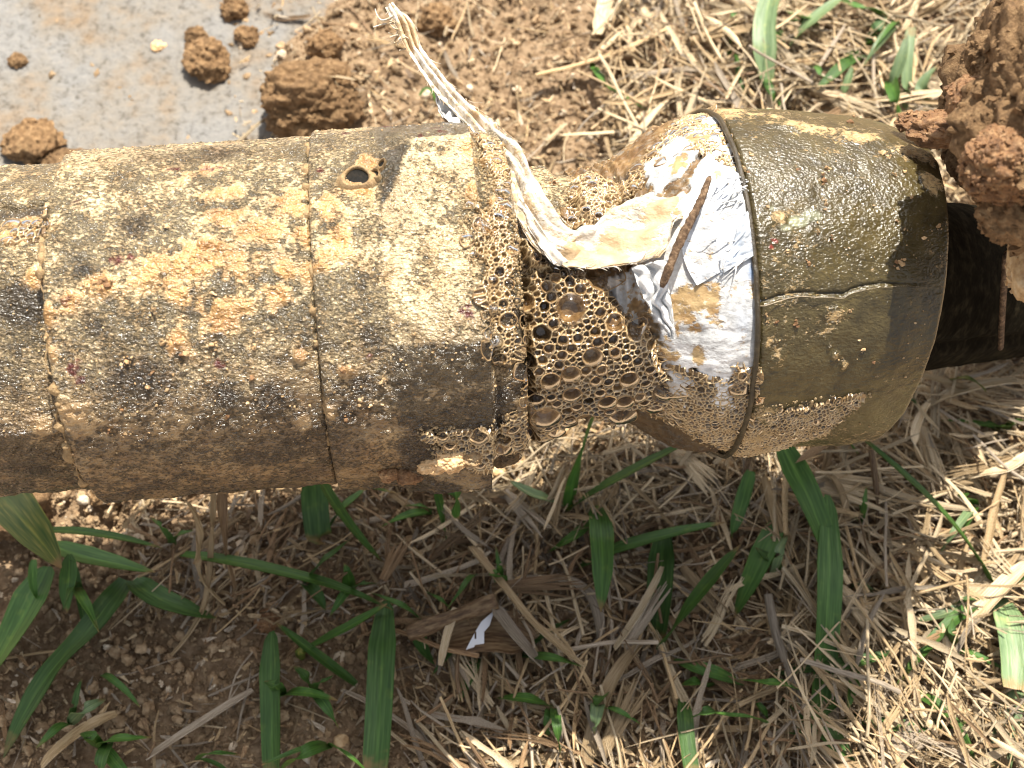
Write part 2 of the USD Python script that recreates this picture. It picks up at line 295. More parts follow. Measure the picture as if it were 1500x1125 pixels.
def hexr(th, apothem, ph, k=30):
    """a hexagon with softened corners; ph is the angle of a corner"""
    t = (th - ph) % (math.pi / 3) - math.pi / 6
    r = apothem / np.cos(t); lim = apothem * 1.125
    return -np.log(np.exp(-k * 14 * r) + np.exp(-k * 14 * lim)) / (k * 14) + 0 * r
PH_NUT, PH_LEFT, PH_RING = math.radians(46.5), math.radians(22), math.radians(-10)
s_body0, s_nut0, s_nut1, s_neck1 = sfront(64), sfront(462), sfront(768), sfront(872, .027)
s_hex0, s_hex1, s_cone1 = sfront(568), sfront(714), sfront(1107)
def R_left(s, th): return np.maximum(hexr(th, .0306, PH_LEFT), 0)
def R_body(s, th): return .0354 + 0 * s
def R_nut(s, th):
    base = np.where(s > s_hex1, .0364, .0366) - .0011 * np.exp(-((s - s_hex1 - .0012) / .0008) ** 2)
    base = base - .0018 * sstep(s_hex1 - .003, s_nut1, s)
    hx = np.minimum(hexr(th, .0367, PH_NUT), base + .42 * np.clip(s - s_hex0 + .001, 0, 1))       # corners chamfered at the left, cut off square at the right
    return np.where(s < s_hex1, np.maximum(base, hx), base)
def R_ring(s, th):
    s0 = sfront(838, .027)
    w = sstep(s0 - .001, s0 + .001, s)
    return np.where(w > 0, .0268 * (1 - w) + hexr(th, .0252, PH_RING) * w, .0268)
def R_cone(s, th):
    u = (s - s_neck1) / (s_cone1 - s_neck1)
    thread = .0004 * np.sin(2 * math.pi * s / .0019) * (1 - sstep(.25, .4, u))
    return .0258 + .0092 * sstep(.12, .85, u) + thread
def R_sleeve(s, th):
    u = (s - s_cone1) / (SE - s_cone1)
    return .0366 - .0026 * u - .0012 * sstep(.75, 1, u) - .0010 * (1 - sstep(0, .03, u))
def R_pipe(s, th): return .0192 + 0 * s
EDGES = [(-9, s_body0, R_left), (s_body0, s_nut0, R_body), (s_nut0, s_nut1, R_nut), (s_nut1, s_neck1, R_ring), (s_neck1, s_cone1, R_cone), (s_cone1, SE, R_sleeve), (SE, 9, R_pipe)]
def R_any(s, th):
    s, th = np.broadcast_arrays(np.asarray(s, float), np.asarray(th, float)); out = np.zeros(s.shape)
    for a, b, fn in EDGES:
        k = (s >= a) & (s < b)
        if k.any(): out[k] = fn(s[k], th[k])
    return out
TH = np.concatenate([np.radians(np.linspace(-125, 125, 430)), np.radians(np.linspace(125, 235, 26)[1:-1])])
def blobs(s, th, spots, r=.0355):
    """soft spots given as (x, y, size) where they show in the photograph, laid on the surface"""
    out = np.zeros(s.shape)
    for x, y, rad, *w in spots:
        a, b = cyl_hit(x, y, r); rr = rad * .000125
        out = np.maximum(out, (w[0] if w else 1.0) * np.exp(-(((s - a) / (rr * (w[1] if len(w) > 1 else 1.0))) ** 2 + ((th - b) * r / rr) ** 2) * .7))
    return out
def sweep(name, s0, s1, fn, mat_, parent, step=.00034, bevel0=.0008, bevel1=.0008, disp=None, paint=None, cap0=True, cap1=True, **kw):
    n = max(3, int((s1 - s0) / step)); s = np.linspace(s0, s1, n)
    S, TT = np.meshgrid(s, TH, indexing='ij'); R = fn(S, TT)
    for b, edge in ((bevel0, S - s0), (bevel1, s1 - S)):
        if b: R = R - b * (1 - np.sqrt(np.clip(1 - (1 - np.clip(edge / b, 0, 1)) ** 2, 0, 1)))
    base = pipe_pt(S, TT, R).reshape(-1, 3); sf, tf = S.ravel(), TT.ravel()
    at = paint(sf, tf, base) if paint else {}
    if disp is not None:
        R = R + disp(sf, tf, base, at).reshape(R.shape)
    P = pipe_pt(S, TT, R)
    v = P.reshape(-1, 3); f = grid_faces(n, len(TH), True); m = len(TH); k = np.arange(m)
    for on, row, flip in ((cap0, 0, False), (cap1, n - 1, True)):
        if on:
            c = len(v); v = np.vstack([v, P[row].mean(0)[None]])
            tri = np.stack([np.full(m, c), row * m + k, row * m + (k + 1) % m], 1); f = np.vstack([f, tri[:, ::-1] if flip else tri])
            at = {q: np.vstack([a, a[:1]]) if a.ndim == 2 else np.append(a, a[0]) for q, a in at.items()}
    f = f[:, ::-1]
    return obj(name, (v, f), mat_, parent, attrs={q: a for q, a in at.items() if q in ('mud', 'rust', 'tint')}, **kw)
ONE = lambda s: np.ones((len(s), 3))

RUST = [(172, 378, 16, 1, 1.5), (190, 375, 12), (322, 533, 11), (108, 540, 18), (118, 555, 12), (95, 440, 10), (98, 298, 16, .8, 1.6), (255, 248, 8, 1, 2), (310, 247, 9, .9, 2.5), (650, 220, 11), (640, 205, 12), (570, 192, 12, 1, 2), (545, 518, 10), (448, 478, 7), (680, 455, 13), (470, 255, 8), (255, 297, 8), (505, 205, 8), (618, 230, 8)]
def iron_paint(mud_spots, clean_spots, level, nut=False):
    def paint(s, th, p):
        lo, mid, fi = noise(p, .016, 4, 31), noise(p, .005, 4, 32), noise(p, .0014, 3, 33)
        mud = level + .26 * (lo - .5) + .34 * (mid - .5) + .34 * (fi - .5)
        mb = blobs(s, th, mud_spots); cb = blobs(s, th, clean_spots)
        edge = 1.1 * (mid - .5) + 1.0 * (fi - .5)
        heap = sstep(.25, .95, mb + edge)
        mud = mud + .3 * heap - .10 * sstep(.2, .9, cb + edge)
        low = sstep(math.radians(5), math.radians(-60), th)  # underside mask: shade is painted into its tint, darker downwards
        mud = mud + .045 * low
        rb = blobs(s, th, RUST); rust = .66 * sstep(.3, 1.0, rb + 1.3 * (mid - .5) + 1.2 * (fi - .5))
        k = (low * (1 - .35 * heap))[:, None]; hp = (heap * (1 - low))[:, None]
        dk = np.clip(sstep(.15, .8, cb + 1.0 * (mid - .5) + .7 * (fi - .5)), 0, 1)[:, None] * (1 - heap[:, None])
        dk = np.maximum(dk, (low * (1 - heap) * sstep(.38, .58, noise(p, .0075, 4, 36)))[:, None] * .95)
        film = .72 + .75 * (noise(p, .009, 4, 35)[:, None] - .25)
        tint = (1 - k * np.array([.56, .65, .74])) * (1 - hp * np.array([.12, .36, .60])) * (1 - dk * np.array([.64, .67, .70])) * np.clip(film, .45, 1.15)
        under = blobs(s, th, [(q[0], q[1], 26) for q in FOAMED])
        tint = tint * (1 - .45 * np.clip(under, 0, 1)[:, None]); mud = mud - .12 * under
        if nut:                                            # mud differs by flat; facet shading is painted too: upper and lower darker
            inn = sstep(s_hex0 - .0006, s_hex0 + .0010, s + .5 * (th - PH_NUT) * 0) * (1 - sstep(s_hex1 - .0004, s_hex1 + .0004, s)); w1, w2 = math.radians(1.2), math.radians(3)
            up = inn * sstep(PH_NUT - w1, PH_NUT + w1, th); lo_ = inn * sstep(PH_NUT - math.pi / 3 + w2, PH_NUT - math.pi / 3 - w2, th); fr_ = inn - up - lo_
            tri = sstep(-.35, .35, (.0068 - (s - s_hex0) - (PH_NUT - th) * .0366 * .5) / .0018 + 1.2 * (mid - .5)) * fr_  # corner triangle: the chamfer's shade painted dark
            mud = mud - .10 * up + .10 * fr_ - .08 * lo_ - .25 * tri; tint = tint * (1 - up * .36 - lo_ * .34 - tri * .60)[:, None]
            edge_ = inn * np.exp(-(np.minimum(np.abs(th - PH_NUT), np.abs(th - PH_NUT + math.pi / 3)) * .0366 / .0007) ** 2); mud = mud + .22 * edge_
        return {'mud': np.clip(mud, 0, 1), 'rust': rust, 'tint': tint, 'heap': heap, 'edge': lo, 'low': low}
    return paint
FOAMED = [(720, 320), (725, 400), (735, 460), (745, 510), (790, 440), (790, 560), (840, 500), (850, 560), (800, 620), (680, 640), (740, 635)]
def iron_disp(s, th, p, at):
    return .0022 * sstep(math.radians(-50), math.radians(-85), th) * (noise(p, .007, 4, 47) - .45) + .0006 * (noise(p, .011, 3, 41) - .5) + (.0010 * (noise(p, .0015, 3, 42) - .5)) + at['heap'] * (.0002 + .0014 * np.clip(noise(p, .0035, 3, 43) - .35, 0, 1) + .0011 * (noise(p, .0012, 2, 44) - .5))

MUD_BODY = [(430, 300, 26), (445, 350, 20, 1, .8), (450, 400, 20, 1, .7), (150, 418, 24, 1, 1.3), (100, 440, 14), (240, 400, 30, 1, 1.6), (300, 380, 34, 1, 1.8), (350, 400, 30, 1, 1.3), (270, 440, 30), (320, 470, 34), (350, 445, 30), (420, 400, 18), (380, 340, 20, 1, 2), (330, 320, 22, 1, 1.6), (330, 285, 18, .9, 2), (260, 500, 20), (400, 430, 26), (440, 520, 10), (445, 620, 14), (70, 460, 20, 1, .6), (75, 520, 20, 1, .6), (95, 610, 24), (300, 250, 20, .7, 2)]
CLEAN_BODY = [(200, 560, 34, .9, 1.5), (330, 580, 26, .9), (400, 590, 30), (140, 480, 18, .8), (120, 395, 18, .7), (200, 330, 24, .8), (300, 225, 40, .7, 3)]
MUD_NUT = [(480, 310, 28), (500, 350, 24), (535, 245, 22), (530, 285, 20), (470, 390, 16), (690, 290, 16, 1, .8), (725, 300, 18, 1, .6), (715, 330, 18), (730, 345, 22), (740, 380, 18), (505, 540, 14), (650, 670, 24), (680, 680, 24), (480, 600, 12), (735, 240, 20), (770, 600, 24), (690, 240, 14)]
CLEAN_NUT = [(530, 420, 16, .7, .5), (545, 490, 16), (755, 470, 16, 1, .5), (760, 540, 18, 1, .5), (740, 590, 30), (530, 560, 20), (500, 600, 20)]

joint = thing('pipe_joint', P0 - [0, 0, .0355], 'mud-caked corroded pipe coupling with hexagonal nut and black sleeve above the grass', 'pipe joint')
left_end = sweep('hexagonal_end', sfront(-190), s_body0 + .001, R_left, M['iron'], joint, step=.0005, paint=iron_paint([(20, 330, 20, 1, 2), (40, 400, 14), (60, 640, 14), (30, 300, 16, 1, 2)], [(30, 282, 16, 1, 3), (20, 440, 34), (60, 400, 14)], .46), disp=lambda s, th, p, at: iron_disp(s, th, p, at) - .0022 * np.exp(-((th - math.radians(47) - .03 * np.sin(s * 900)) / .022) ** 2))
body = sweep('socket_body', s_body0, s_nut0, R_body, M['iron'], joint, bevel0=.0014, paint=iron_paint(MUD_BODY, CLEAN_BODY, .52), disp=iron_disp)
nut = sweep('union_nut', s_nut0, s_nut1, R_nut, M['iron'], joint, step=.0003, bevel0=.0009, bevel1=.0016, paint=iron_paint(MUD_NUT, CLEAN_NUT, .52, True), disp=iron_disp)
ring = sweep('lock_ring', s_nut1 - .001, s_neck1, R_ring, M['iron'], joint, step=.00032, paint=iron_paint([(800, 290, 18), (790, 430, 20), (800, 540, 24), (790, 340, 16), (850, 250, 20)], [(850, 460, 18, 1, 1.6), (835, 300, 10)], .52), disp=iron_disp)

def bead(name, s0, r0, t0, t1, w, seed, parent):
    t = np.radians(np.linspace(t0, t1, 150)); n1 = meshkit.fbm(np.c_[t * 9, t * 0 + seed, t * 0], 4, seed)
    n2 = meshkit.fbm(np.c_[t * 22, t * 0 + seed * 3, t * 0], 4, seed + 9); c = pipe_pt(s0 + .0022 * (n1 - .5), t, np.full(150, r0 - .0004)); v, f = tube(c, w * (.12 + np.clip(3.0 * (n2 - .40), 0, .8)), 10, ref=A0)
    v = v + (noise(v, .0012, 3, seed)[:, None] - .5) * .0007
    return obj(name, (v, f), M['mud'], parent, label='bead of tan mud caught in the joint')
bead('mud_bead', s_nut0 - .0003, .0355, 62, -14, .0010, 3, nut); bead('mud_bead', s_nut0 - .0002, .0354, -14, -80, .0005, 4, nut)
bead('mud_bead', s_body0 + .0002, .0352, 24, -62, .0010, 5, body)
# white plastic wound over the cone before the sleeve
def area(s, th, polys, r, soft=.0012, wob=None):
    """1 inside outlines (given where they show in the photograph and laid on the surface), with an uneven edge"""
    out = np.zeros(len(s)); xy_ = np.c_[s, th * r]; ok = np.abs(th) < 2.0
    for pl in polys:
        pg = Polygon([(a, b * r) for a, b in (cyl_hit(x, y, r) for x, y in pl)]).buffer(0)
        if pg.is_empty: continue
        pts = shapely.points(xy_[ok]); d = shapely.distance(pg.boundary, pts) * np.where(shapely.contains(pg, pts), 1, -1)
        w = d / soft + (wob[ok] if wob is not None else 0)
        o = np.zeros(len(s)); o[ok] = sstep(-.6, .6, w); out = np.maximum(out, o)
    return out
WHITE = [[(1030, 235), (1060, 235), (1090, 265), (1108, 330), (1112, 430), (1108, 525), (1090, 552), (1072, 540), (1062, 596), (1044, 598), (1038, 552), (1012, 545), (1003, 596), (982, 585), (972, 500), (935, 395), (960, 330), (1010, 270)],
         [(893, 400), (932, 398), (922, 470), (918, 505), (905, 500)], [(925, 500), (940, 470), (945, 530), (932, 545)],
         [(948, 232), (985, 214), (1030, 205), (1040, 240), (1000, 262), (955, 280)], [(1010, 205), (1045, 195), (1060, 240), (1030, 250)],
         [(850, 260), (872, 244), (902, 258), (905, 300), (880, 330), (856, 320)]]
def cone_paint(s, th, p):
    lo, mid, fi = noise(p, .012, 3, 51), noise(p * [1, 1, 1], .004, 3, 52), noise(p, .0014, 2, 53)
    w = area(s, th, WHITE, .0325, wob=(mid - .5) * 4.5 + (fi - .5) * 3.0)
    dirt = blobs(s, th, [(1020, 440, 20, 1, 1.6), (1000, 460, 22), (1040, 455, 16), (1020, 520, 16, 1, .5), (1038, 560, 12, 1, .6), (985, 520, 14), (1075, 540, 12), (1000, 245, 14), (1020, 225, 14), (950, 330, 26, .8), (1050, 270, 8), (910, 450, 10, 1, .3), (1030, 590, 12), (975, 440, 12)], .0325)
    mud = np.where(w > .5, .29 + .45 * (mid - .5) + .3 * (fi - .5) + .36 * sstep(.15, .85, dirt + 1.0 * (mid - .5) + .8 * (fi - .5)), .62 + .4 * (mid - .5))
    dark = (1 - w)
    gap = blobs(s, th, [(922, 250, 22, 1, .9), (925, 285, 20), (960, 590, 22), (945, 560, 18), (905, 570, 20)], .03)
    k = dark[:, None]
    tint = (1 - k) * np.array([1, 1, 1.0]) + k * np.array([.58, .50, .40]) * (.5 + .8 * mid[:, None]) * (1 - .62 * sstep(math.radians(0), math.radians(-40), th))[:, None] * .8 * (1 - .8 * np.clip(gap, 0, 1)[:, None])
    blue = np.clip(blobs(s, th, [(1088, 290, 22, 1, .5), (1100, 340, 24, 1, .4), (1098, 400, 12, 1, .5), (1070, 330, 34, .55, .8), (1060, 290, 26, .5, .8), (1085, 470, 20, .3, .6)], .034), 0, 1)[:, None]
    tint = tint * (1 - blue * np.array([.62, .48, .2]))
    return {'mud': np.clip(mud, 0, 1), 'rust': np.zeros(len(s)), 'tint': tint, 'white': w, 'mid': mid}
def cone_disp(s, th, p, at):
    fold = noise(np.c_[s / .012, th * 22, 0 * s], 1.0, 3, 61)
    return at['white'] * (.0007 + .0007 * (fold - .5) + .0003 * (noise(p, .003, 3, 63) - .5)) + (.0024 * (noise(p, .005, 4, 64) - .5) + .0012 * (noise(p, .0012, 2, 66) - .5)) * (1 - at['white']) + .0005 * (noise(p, .0018, 2, 65) - .5)
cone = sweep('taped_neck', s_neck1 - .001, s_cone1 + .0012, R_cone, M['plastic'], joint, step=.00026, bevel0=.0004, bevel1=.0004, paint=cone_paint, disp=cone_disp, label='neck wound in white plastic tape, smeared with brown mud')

CRACK = np.array([cyl_hit(x, y, .0365) for x, y in [(1108, 446), (1122, 442), (1140, 436), (1165, 430), (1190, 429), (1215, 430), (1240, 428), (1252, 420), (1275, 412), (1310, 405), (1350, 400), (1385, 396)]])
def sleeve_paint(s, th, p):
    lo, mid, fi = noise(p, .014, 3, 71), noise(p, .0045, 3, 72), noise(p, .0015, 2, 73)
    spots = blobs(s, th, [(1230, 455, 12, 1, 2), (1140, 320, 12), (1140, 530, 18), (1225, 505, 8, 1, .6), (1250, 535, 8), (1235, 520, 7), (1060, 170, 26, 1, 2), (1330, 190, 26, 1, 1.5), (1350, 230, 18), (1240, 185, 18, .8, 2.5), (1150, 180, 20, .7, 3), (1030, 620, 26), (1080, 615, 26), (1130, 612, 26), (1190, 605, 22), (1240, 598, 18), (1120, 640, 30)], .0365)
    u = (s - s_cone1) / (SE - s_cone1)
    mud = .23 + .3 * (lo - .5) + .3 * (mid - .5) + .3 * (fi - .5) + .3 * sstep(.2, .9, spots + 1.1 * (mid - .5) + .9 * (fi - .5)) + .2 * sstep(math.radians(-45), math.radians(-80), th) + .05 * sstep(math.radians(20), math.radians(60), th)
    red = blobs(s, th, [(1135, 352, 6, .62, 1.5), (1130, 362, 5, .55)], .0365)
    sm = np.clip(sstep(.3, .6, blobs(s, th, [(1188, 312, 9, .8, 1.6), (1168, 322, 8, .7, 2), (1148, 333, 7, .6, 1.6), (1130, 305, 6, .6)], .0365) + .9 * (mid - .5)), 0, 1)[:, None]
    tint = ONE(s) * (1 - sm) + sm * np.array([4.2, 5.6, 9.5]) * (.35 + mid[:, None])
    return {'mud': np.clip(mud, 0, 1) * (1 - .7 * sm[:, 0]), 'rust': red, 'tint': tint, 'u': u, 'spots': spots, 'mid': mid}
def sleeve_disp(s, th, p, at):
    r = .0365; d = th - np.interp(s, CRACK[:, 0], CRACK[:, 1]); d = d * r + .0004 * (noise(p, .003, 2, 81) - .5)
    inn = sstep(CRACK[0, 0] - .002, CRACK[0, 0] + .001, s) * (1 - sstep(CRACK[-3, 0], CRACK[-1, 0], s))
    step = inn * (-.0007 * np.exp(-((d -   .0002) / .00026) ** 2) + .00032 * np.exp(-np.clip(-d, 0, 1) / .003) * (d < .0001) * np.clip((.0001 - d) / .0002, 0, 1))
    return .0016 * (noise(p, .03, 2, 82) - .5) + .0007 * (noise(p, .008, 3, 83) - .5) + .00028 * (noise(p, .0018, 2, 84) - .5) + step + sstep(.3, .9, at['spots'] + 1.1 * (at['mid'] - .5)) * .0010 * noise(p, .0025, 2, 85)
sleeve = sweep('black_sleeve', s_cone1, SE, R_sleeve, M['sleeve'], joint, step=.00028, bevel0=.0007, bevel1=.0012, paint=sleeve_paint, disp=sleeve_disp)
t_ = np.linspace(0, 1, 120); cs_ = CRACK[0, 0] + .0006 + (CRACK[-2, 0] - CRACK[0, 0]) * t_; ct_ = np.interp(cs_, CRACK[:, 0], CRACK[:, 1]) - .012
lip = pipe_pt(cs_, ct_, R_sleeve(cs_, ct_) + .0010 + .0002 * np.sin(t_ * 40)); lip = lip + (noise(lip, .0016, 2, 150)[:, None] - .5) * .0005 * V0
obj('crack_lip', tube(lip, (.00007 * (1.1 - t_)) * (.6 + .8 * meshkit.noise(np.c_[t_ * 40, t_ * 0, t_ * 0], 8)), 6), M['pebble'], sleeve, label='pale raised lip along the crack in the sleeve')
# the sleeve's cut edge stands proud of the white tape
th_r = np.linspace(0, 2 * np.pi, 260, endpoint=False); rr = .0361 + .0006 * (meshkit.noise(np.c_[th_r * 6, th_r * 0, th_r * 0], 3) - .5)
obj('sleeve_edge', tube(pipe_pt(np.full(260, s_cone1 - .0001), th_r, rr + .0002), .00055, 8, closed=True, ref=A0), M['dark_wet'], sleeve)
sweep('outlet_pipe', SE - .012, SE + .115, R_pipe, M['dark_dull'], joint, step=.0006,
      paint=lambda s, th, p: {'mud': np.clip(.12 + .4 * (noise(p, .008, 3, 91) - .5) + .3 * sstep(math.radians(-45), math.radians(-80), th), 0, 1), 'rust': 0 * s, 'tint': ONE(s) * .24},
      disp=lambda s, th, p, at: .0012 * (noise(p, .009, 3, 92) - .5) + .0004 * (noise(p, .002, 2, 93) - .5) - .0016 * np.exp(-((th - math.radians(-48)) / .08) ** 2))

# ---------------------------------------------------------------- torn tape, twig
def sheet(A, B, n, m, pleat, amp, thick, seed, crump=.0006):
    """a crumpled strip between two edges given as (x, y, depth) where they show; thick on both sides"""
    a = smooth_curve([at_depth(*q) for q in A], n); b = smooth_curve([at_depth(*q) for q in B], n)
    w = np.linspace(0, 1, m); P = a[:, None] * (1 - w)[None, :, None] + b[:, None] * w[None, :, None]
    du = np.gradient(P, axis=0); dv = np.gradient(P, axis=1); N = np.cross(du, dv); N /= np.linalg.norm(N, axis=2, keepdims=True) + 1e-12
    if (N @ -DN).mean() < 0: N = -N
    u = np.linspace(0, 1, n)[:, None]
    ph = pleat * w[None, :] * 2 * np.pi + 2.2 * np.sin(u * 9 + seed) + 1.3 * np.sin(u * 23 + seed)
    h = amp * np.sin(ph) * np.sin(np.pi * np.clip(w * .9 + .05, 0, 1))[None] + crump * 2 * (noise(P.reshape(-1, 3), .004, 3, seed).reshape(n, m) - .5)
    P = P + N * h[..., None]
    du = np.gradient(P, axis=0); dv = np.gradient(P, axis=1); N = np.cross(du, dv); N /= np.linalg.norm(N, axis=2, keepdims=True) + 1e-12
    top, bot = (P + N * thick / 2).reshape(-1, 3), (P - N * thick / 2).reshape(-1, 3)
    f = grid_faces(n, m); k = n * m
    rim = np.concatenate([np.arange(m), (np.arange(1, n)) * m + m - 1, (n - 1) * m + np.arange(m - 2, -1, -1), np.arange(n - 2, 0, -1) * m])
    nx = np.roll(rim, -1)
    return np.vstack([top, bot]), np.vstack([f, f[:, ::-1] + k, np.stack([rim, rim + k, nx + k], 1), np.stack([rim, nx + k, nx], 1)])
def ribbon_attrs(v, seed, level=.3, spots=()):
    mid = noise(v, .004, 3, seed); lo = noise(v, .012, 2, seed + 1)
    px = project(v); e = np.zeros(len(v))
    for c, rad in spots:
        e = np.maximum(e, np.exp(-(np.linalg.norm(v - at_depth(*c), axis=1) / rad) ** 2))
    return {'mud': np.clip(level + .06 + .5 * (mid - .5) + .4 * (noise(v, .0013, 3, seed + 3) - .5) + .4 * (lo - .5) + .35 * sstep(.15, .85, e + 1.2 * (mid - .5)), 0, 1), 'rust': 0 * mid, 'tint': np.ones((len(v), 3))}
frng0 = np.random.default_rng(17)
EA = [(566, 10, .262), (582, 45, .261), (602, 82, .260), (628, 122, .257), (650, 150, .254), (690, 192, .248), (718, 235, .242), (742, 285, .233), (762, 325, .229), (798, 372, .2255), (832, 392, .2275), (880, 392, .2275), (925, 387, .2265), (966, 375, .2245)]
EB = [(576, 8, .263), (603, 32, .262), (619, 72, .261), (652, 114, .258), (682, 144, .254), (727, 180, .248), (760, 212, .242), (783, 262, .236), (808, 304, .2325), (838, 338, .2325), (866, 344, .2330), (888, 316, .2345), (945, 284, .236), (1036, 249, .2365)]
tape = thing('torn_tape', at_depth(835, 365, .228), 'torn dirty white tape strip curling up from the pipe neck', 'tape strip')
v, f = sheet(EA, EB, 300, 34, 2.6, .0010, .0004, 5, .0009)
obj('strip', (v, f), M['ribbon'], tape, attrs=ribbon_attrs(v, 101, .36, [((850, 375, .2275), .004), ((900, 370, .2275), .005), ((940, 350, .229), .004), ((965, 370, .2245), .0025), ((590, 60, .261), .004), ((690, 165, .249), .002), ((920, 330, .231), .0015), ((985, 300, .231), .004)]))
v, f = sheet([(637, 132, .2575), (640, 150, .256), (655, 178, .252), (690, 196, .248)], [(652, 128, .2585), (664, 150, .2565), (684, 172, .2525), (708, 192, .249)], 50, 14, .5, .0012, .0004, 8)
obj('folded_edge', (v, f), M['plastic'], tape, attrs=ribbon_attrs(v, 105, .12, [((668, 160, .2545), .0018)]))
v, f = sheet([(926, 392, .2262), (936, 420, .2262), (955, 455, .2262), (980, 490, .2268)], [(985, 378, .2240), (978, 410, .2245), (984, 450, .2255), (989, 497, .2266)], 70, 18, 2.0, .0009, .0004, 9)
obj('pointed_flap', (v, f), M['plastic'], tape, attrs=ribbon_attrs(v, 109, .08), label='clean bluish white pointed flap')
v, f = sheet([(742, 250, .2395), (752, 290, .2325), (775, 335, .228), (812, 388, .2235)], [(752, 248, .239), (764, 288, .232), (790, 330, .2275), (832, 384, .2235)], 90, 10, 1.2, .0006, .0004, 12)
obj('second_ply', (v, f), M['ribbon'], tape, attrs=ribbon_attrs(v, 113, .32))
fr = []
for i in range(110):                                       # threads along both edges
    E = EA if i % 2 else EB; k = frng0.integers(0, len(E) - 1); t = frng0.uniform(); b0 = at_depth(*(np.array(E[k]) * (1 - t) + np.array(E[k + 1]) * t)); dr = at_depth(*E[k + 1]) - at_depth(*E[k]); dr /= np.linalg.norm(dr)
    L = frng0.uniform(.0008, .003); out = RT * frng0.normal() + UP * frng0.normal() - DN * frng0.uniform(0, 1); out /= np.linalg.norm(out)
    fr.append(tube(smooth_curve([b0, b0 + dr * L * .5 + out * L * .2, b0 + dr * L * .8 + out * L * .55], 7), np.linspace(.00011, .00004, 7), 4))
for i in range(14):
    t = rng.uniform(0, 1); b0 = at_depth(568 + 40 * t, 14 + 60 * t, .2615); e = b0 + RT * rng.normal(-.0016, .0016) + UP * rng.normal(-.0005 if t > .3 else .0012, .0014) + DN * rng.normal(0, .001)
    mid_ = (b0 + e) / 2 + rng.normal(0, .0007, 3); fr.append(tube(smooth_curve([b0, mid_, e], 9), np.linspace(.0003, .0001, 9), 5))
fv, ff_ = join(fr)
obj('frayed_fibres', (fv, ff_), M['ribbon'], tape, attrs=ribbon_attrs(fv, 115, .45))
# shreds torn out of the white tape, next to the sleeve edge
sh = []
for i in range(26):
    x0, y0 = rng.uniform(1050, 1100), rng.choice([rng.uniform(255, 300), rng.uniform(330, 400)])
    a0, b0 = cyl_hit(x0, y0, .0362); L = rng.uniform(.002, .006); an = rng.normal(.5, .5)
    ts = np.linspace(0, 1, 10); ss, tt = a0 - L * ts * math.cos(an), b0 - L * ts * math.sin(an) / .035
    sh.append(tube(pipe_pt(ss, tt, R_any(np.minimum(ss, s_cone1 - .0005), tt) + .0012 + .0009 * np.sin(ts * 3) + .0003 * np.sin(ts * 7 + i)), .00017 * (1.1 - ts), 5))
fv, ff_ = join(sh)
obj('shredded_fibres', (fv, ff_), M['plastic'], cone, attrs={'mud': np.full(len(fv), .12), 'rust': np.zeros(len(fv)), 'tint': np.ones((len(fv), 3))})
def dp(x, y, lift, r=.0336):
    a, b = cyl_hit(x, y, r); a = min(a, s_cone1 - .0004); q = pipe_pt(np.array([a]), np.array([b]), R_cone(np.array([a]), np.array([b])) + lift)[0]
    (x2, y2) = project(q); return (x2, y2, (q - CAM) @ DN)
for k, (ea, eb, bl) in enumerate([([(1040, 248), (1012, 300), (1000, 360), (1020, 418)], [(1092, 268), (1098, 310), (1088, 360), (1062, 395)], .3),
                                  ([(1078, 330), (1062, 375), (1048, 405)], [(1108, 318), (1108, 365), (1106, 378)], .7)]):
    v, f = sheet([dp(x, y, .0013 + .0003 * k) for x, y in ea], [dp(x, y, .0013 + .0003 * k) for x, y in eb], 80, 34, 1.3, .00018, .0002, 20 + k, .00028)
    at_ = ribbon_attrs(v, 170 + 5 * k, [.27, .20, .40, .22][k]); w_ = bl * np.clip(1.8 * noise(v, .006, 3, 190 + k) - .4, 0, 1)[:, None]; at_['tint'] = at_['tint'] * (1 - w_ * np.array([.55, .38, .10]))
    obj('torn_layer', (v, f), M['plastic'], cone, attrs=at_, label=['bluish white crumpled layer beside the sleeve edge', 'blue torn tatter at the sleeve edge', 'cream layer with brown mud stain', 'bright white layer at the top of the neck'][k])
# twig
c = smooth_curve([at_depth(1040, 258, .2315), at_depth(1024, 300, .227), at_depth(1000, 345, .2235), at_depth(985, 380, .2215), at_depth(969, 421, .2215)], 90)
v, f = tube(c, np.interp(np.linspace(0, 1, 90), [0, .04, .15, .6, .95, 1], [.0002, .0005, .00065, .0008, .00075, .0004]), 14)
cen = np.vstack([np.repeat(c, 14, 0), c[:1], c[-1:]])
aa = np.append(np.tile(np.arange(14) * 2 * np.pi / 14, 90), [0, 0]); tw = np.append(np.repeat(np.linspace(0, 1, 90), 14), [0, 1])
g = np.c_[np.cos(aa) * 2.2, np.sin(aa) * 2.2, tw * 7 + 3]
v = cen + (v - cen) * (.72 + .6 * meshkit.fbm(g, 3, 5)[:, None] + .35 * (meshkit.noise(np.c_[np.cos(aa) * 4, np.sin(aa) * 4, tw * 30], 6)[:, None] - .5))
obj('twig', (v, f), M['bark'], label='thin brown bark twig lying on the white tape beside the black sleeve', cat='twig')

# ---------------------------------------------------------------- foam
def chaikin(p, n=2):
    for _ in range(n):
        q = np.roll(p, -1, 0); p = np.stack([.75 * p + .25 * q, .25 * p + .75 * q], 1).reshape(-1, 2)
    return p
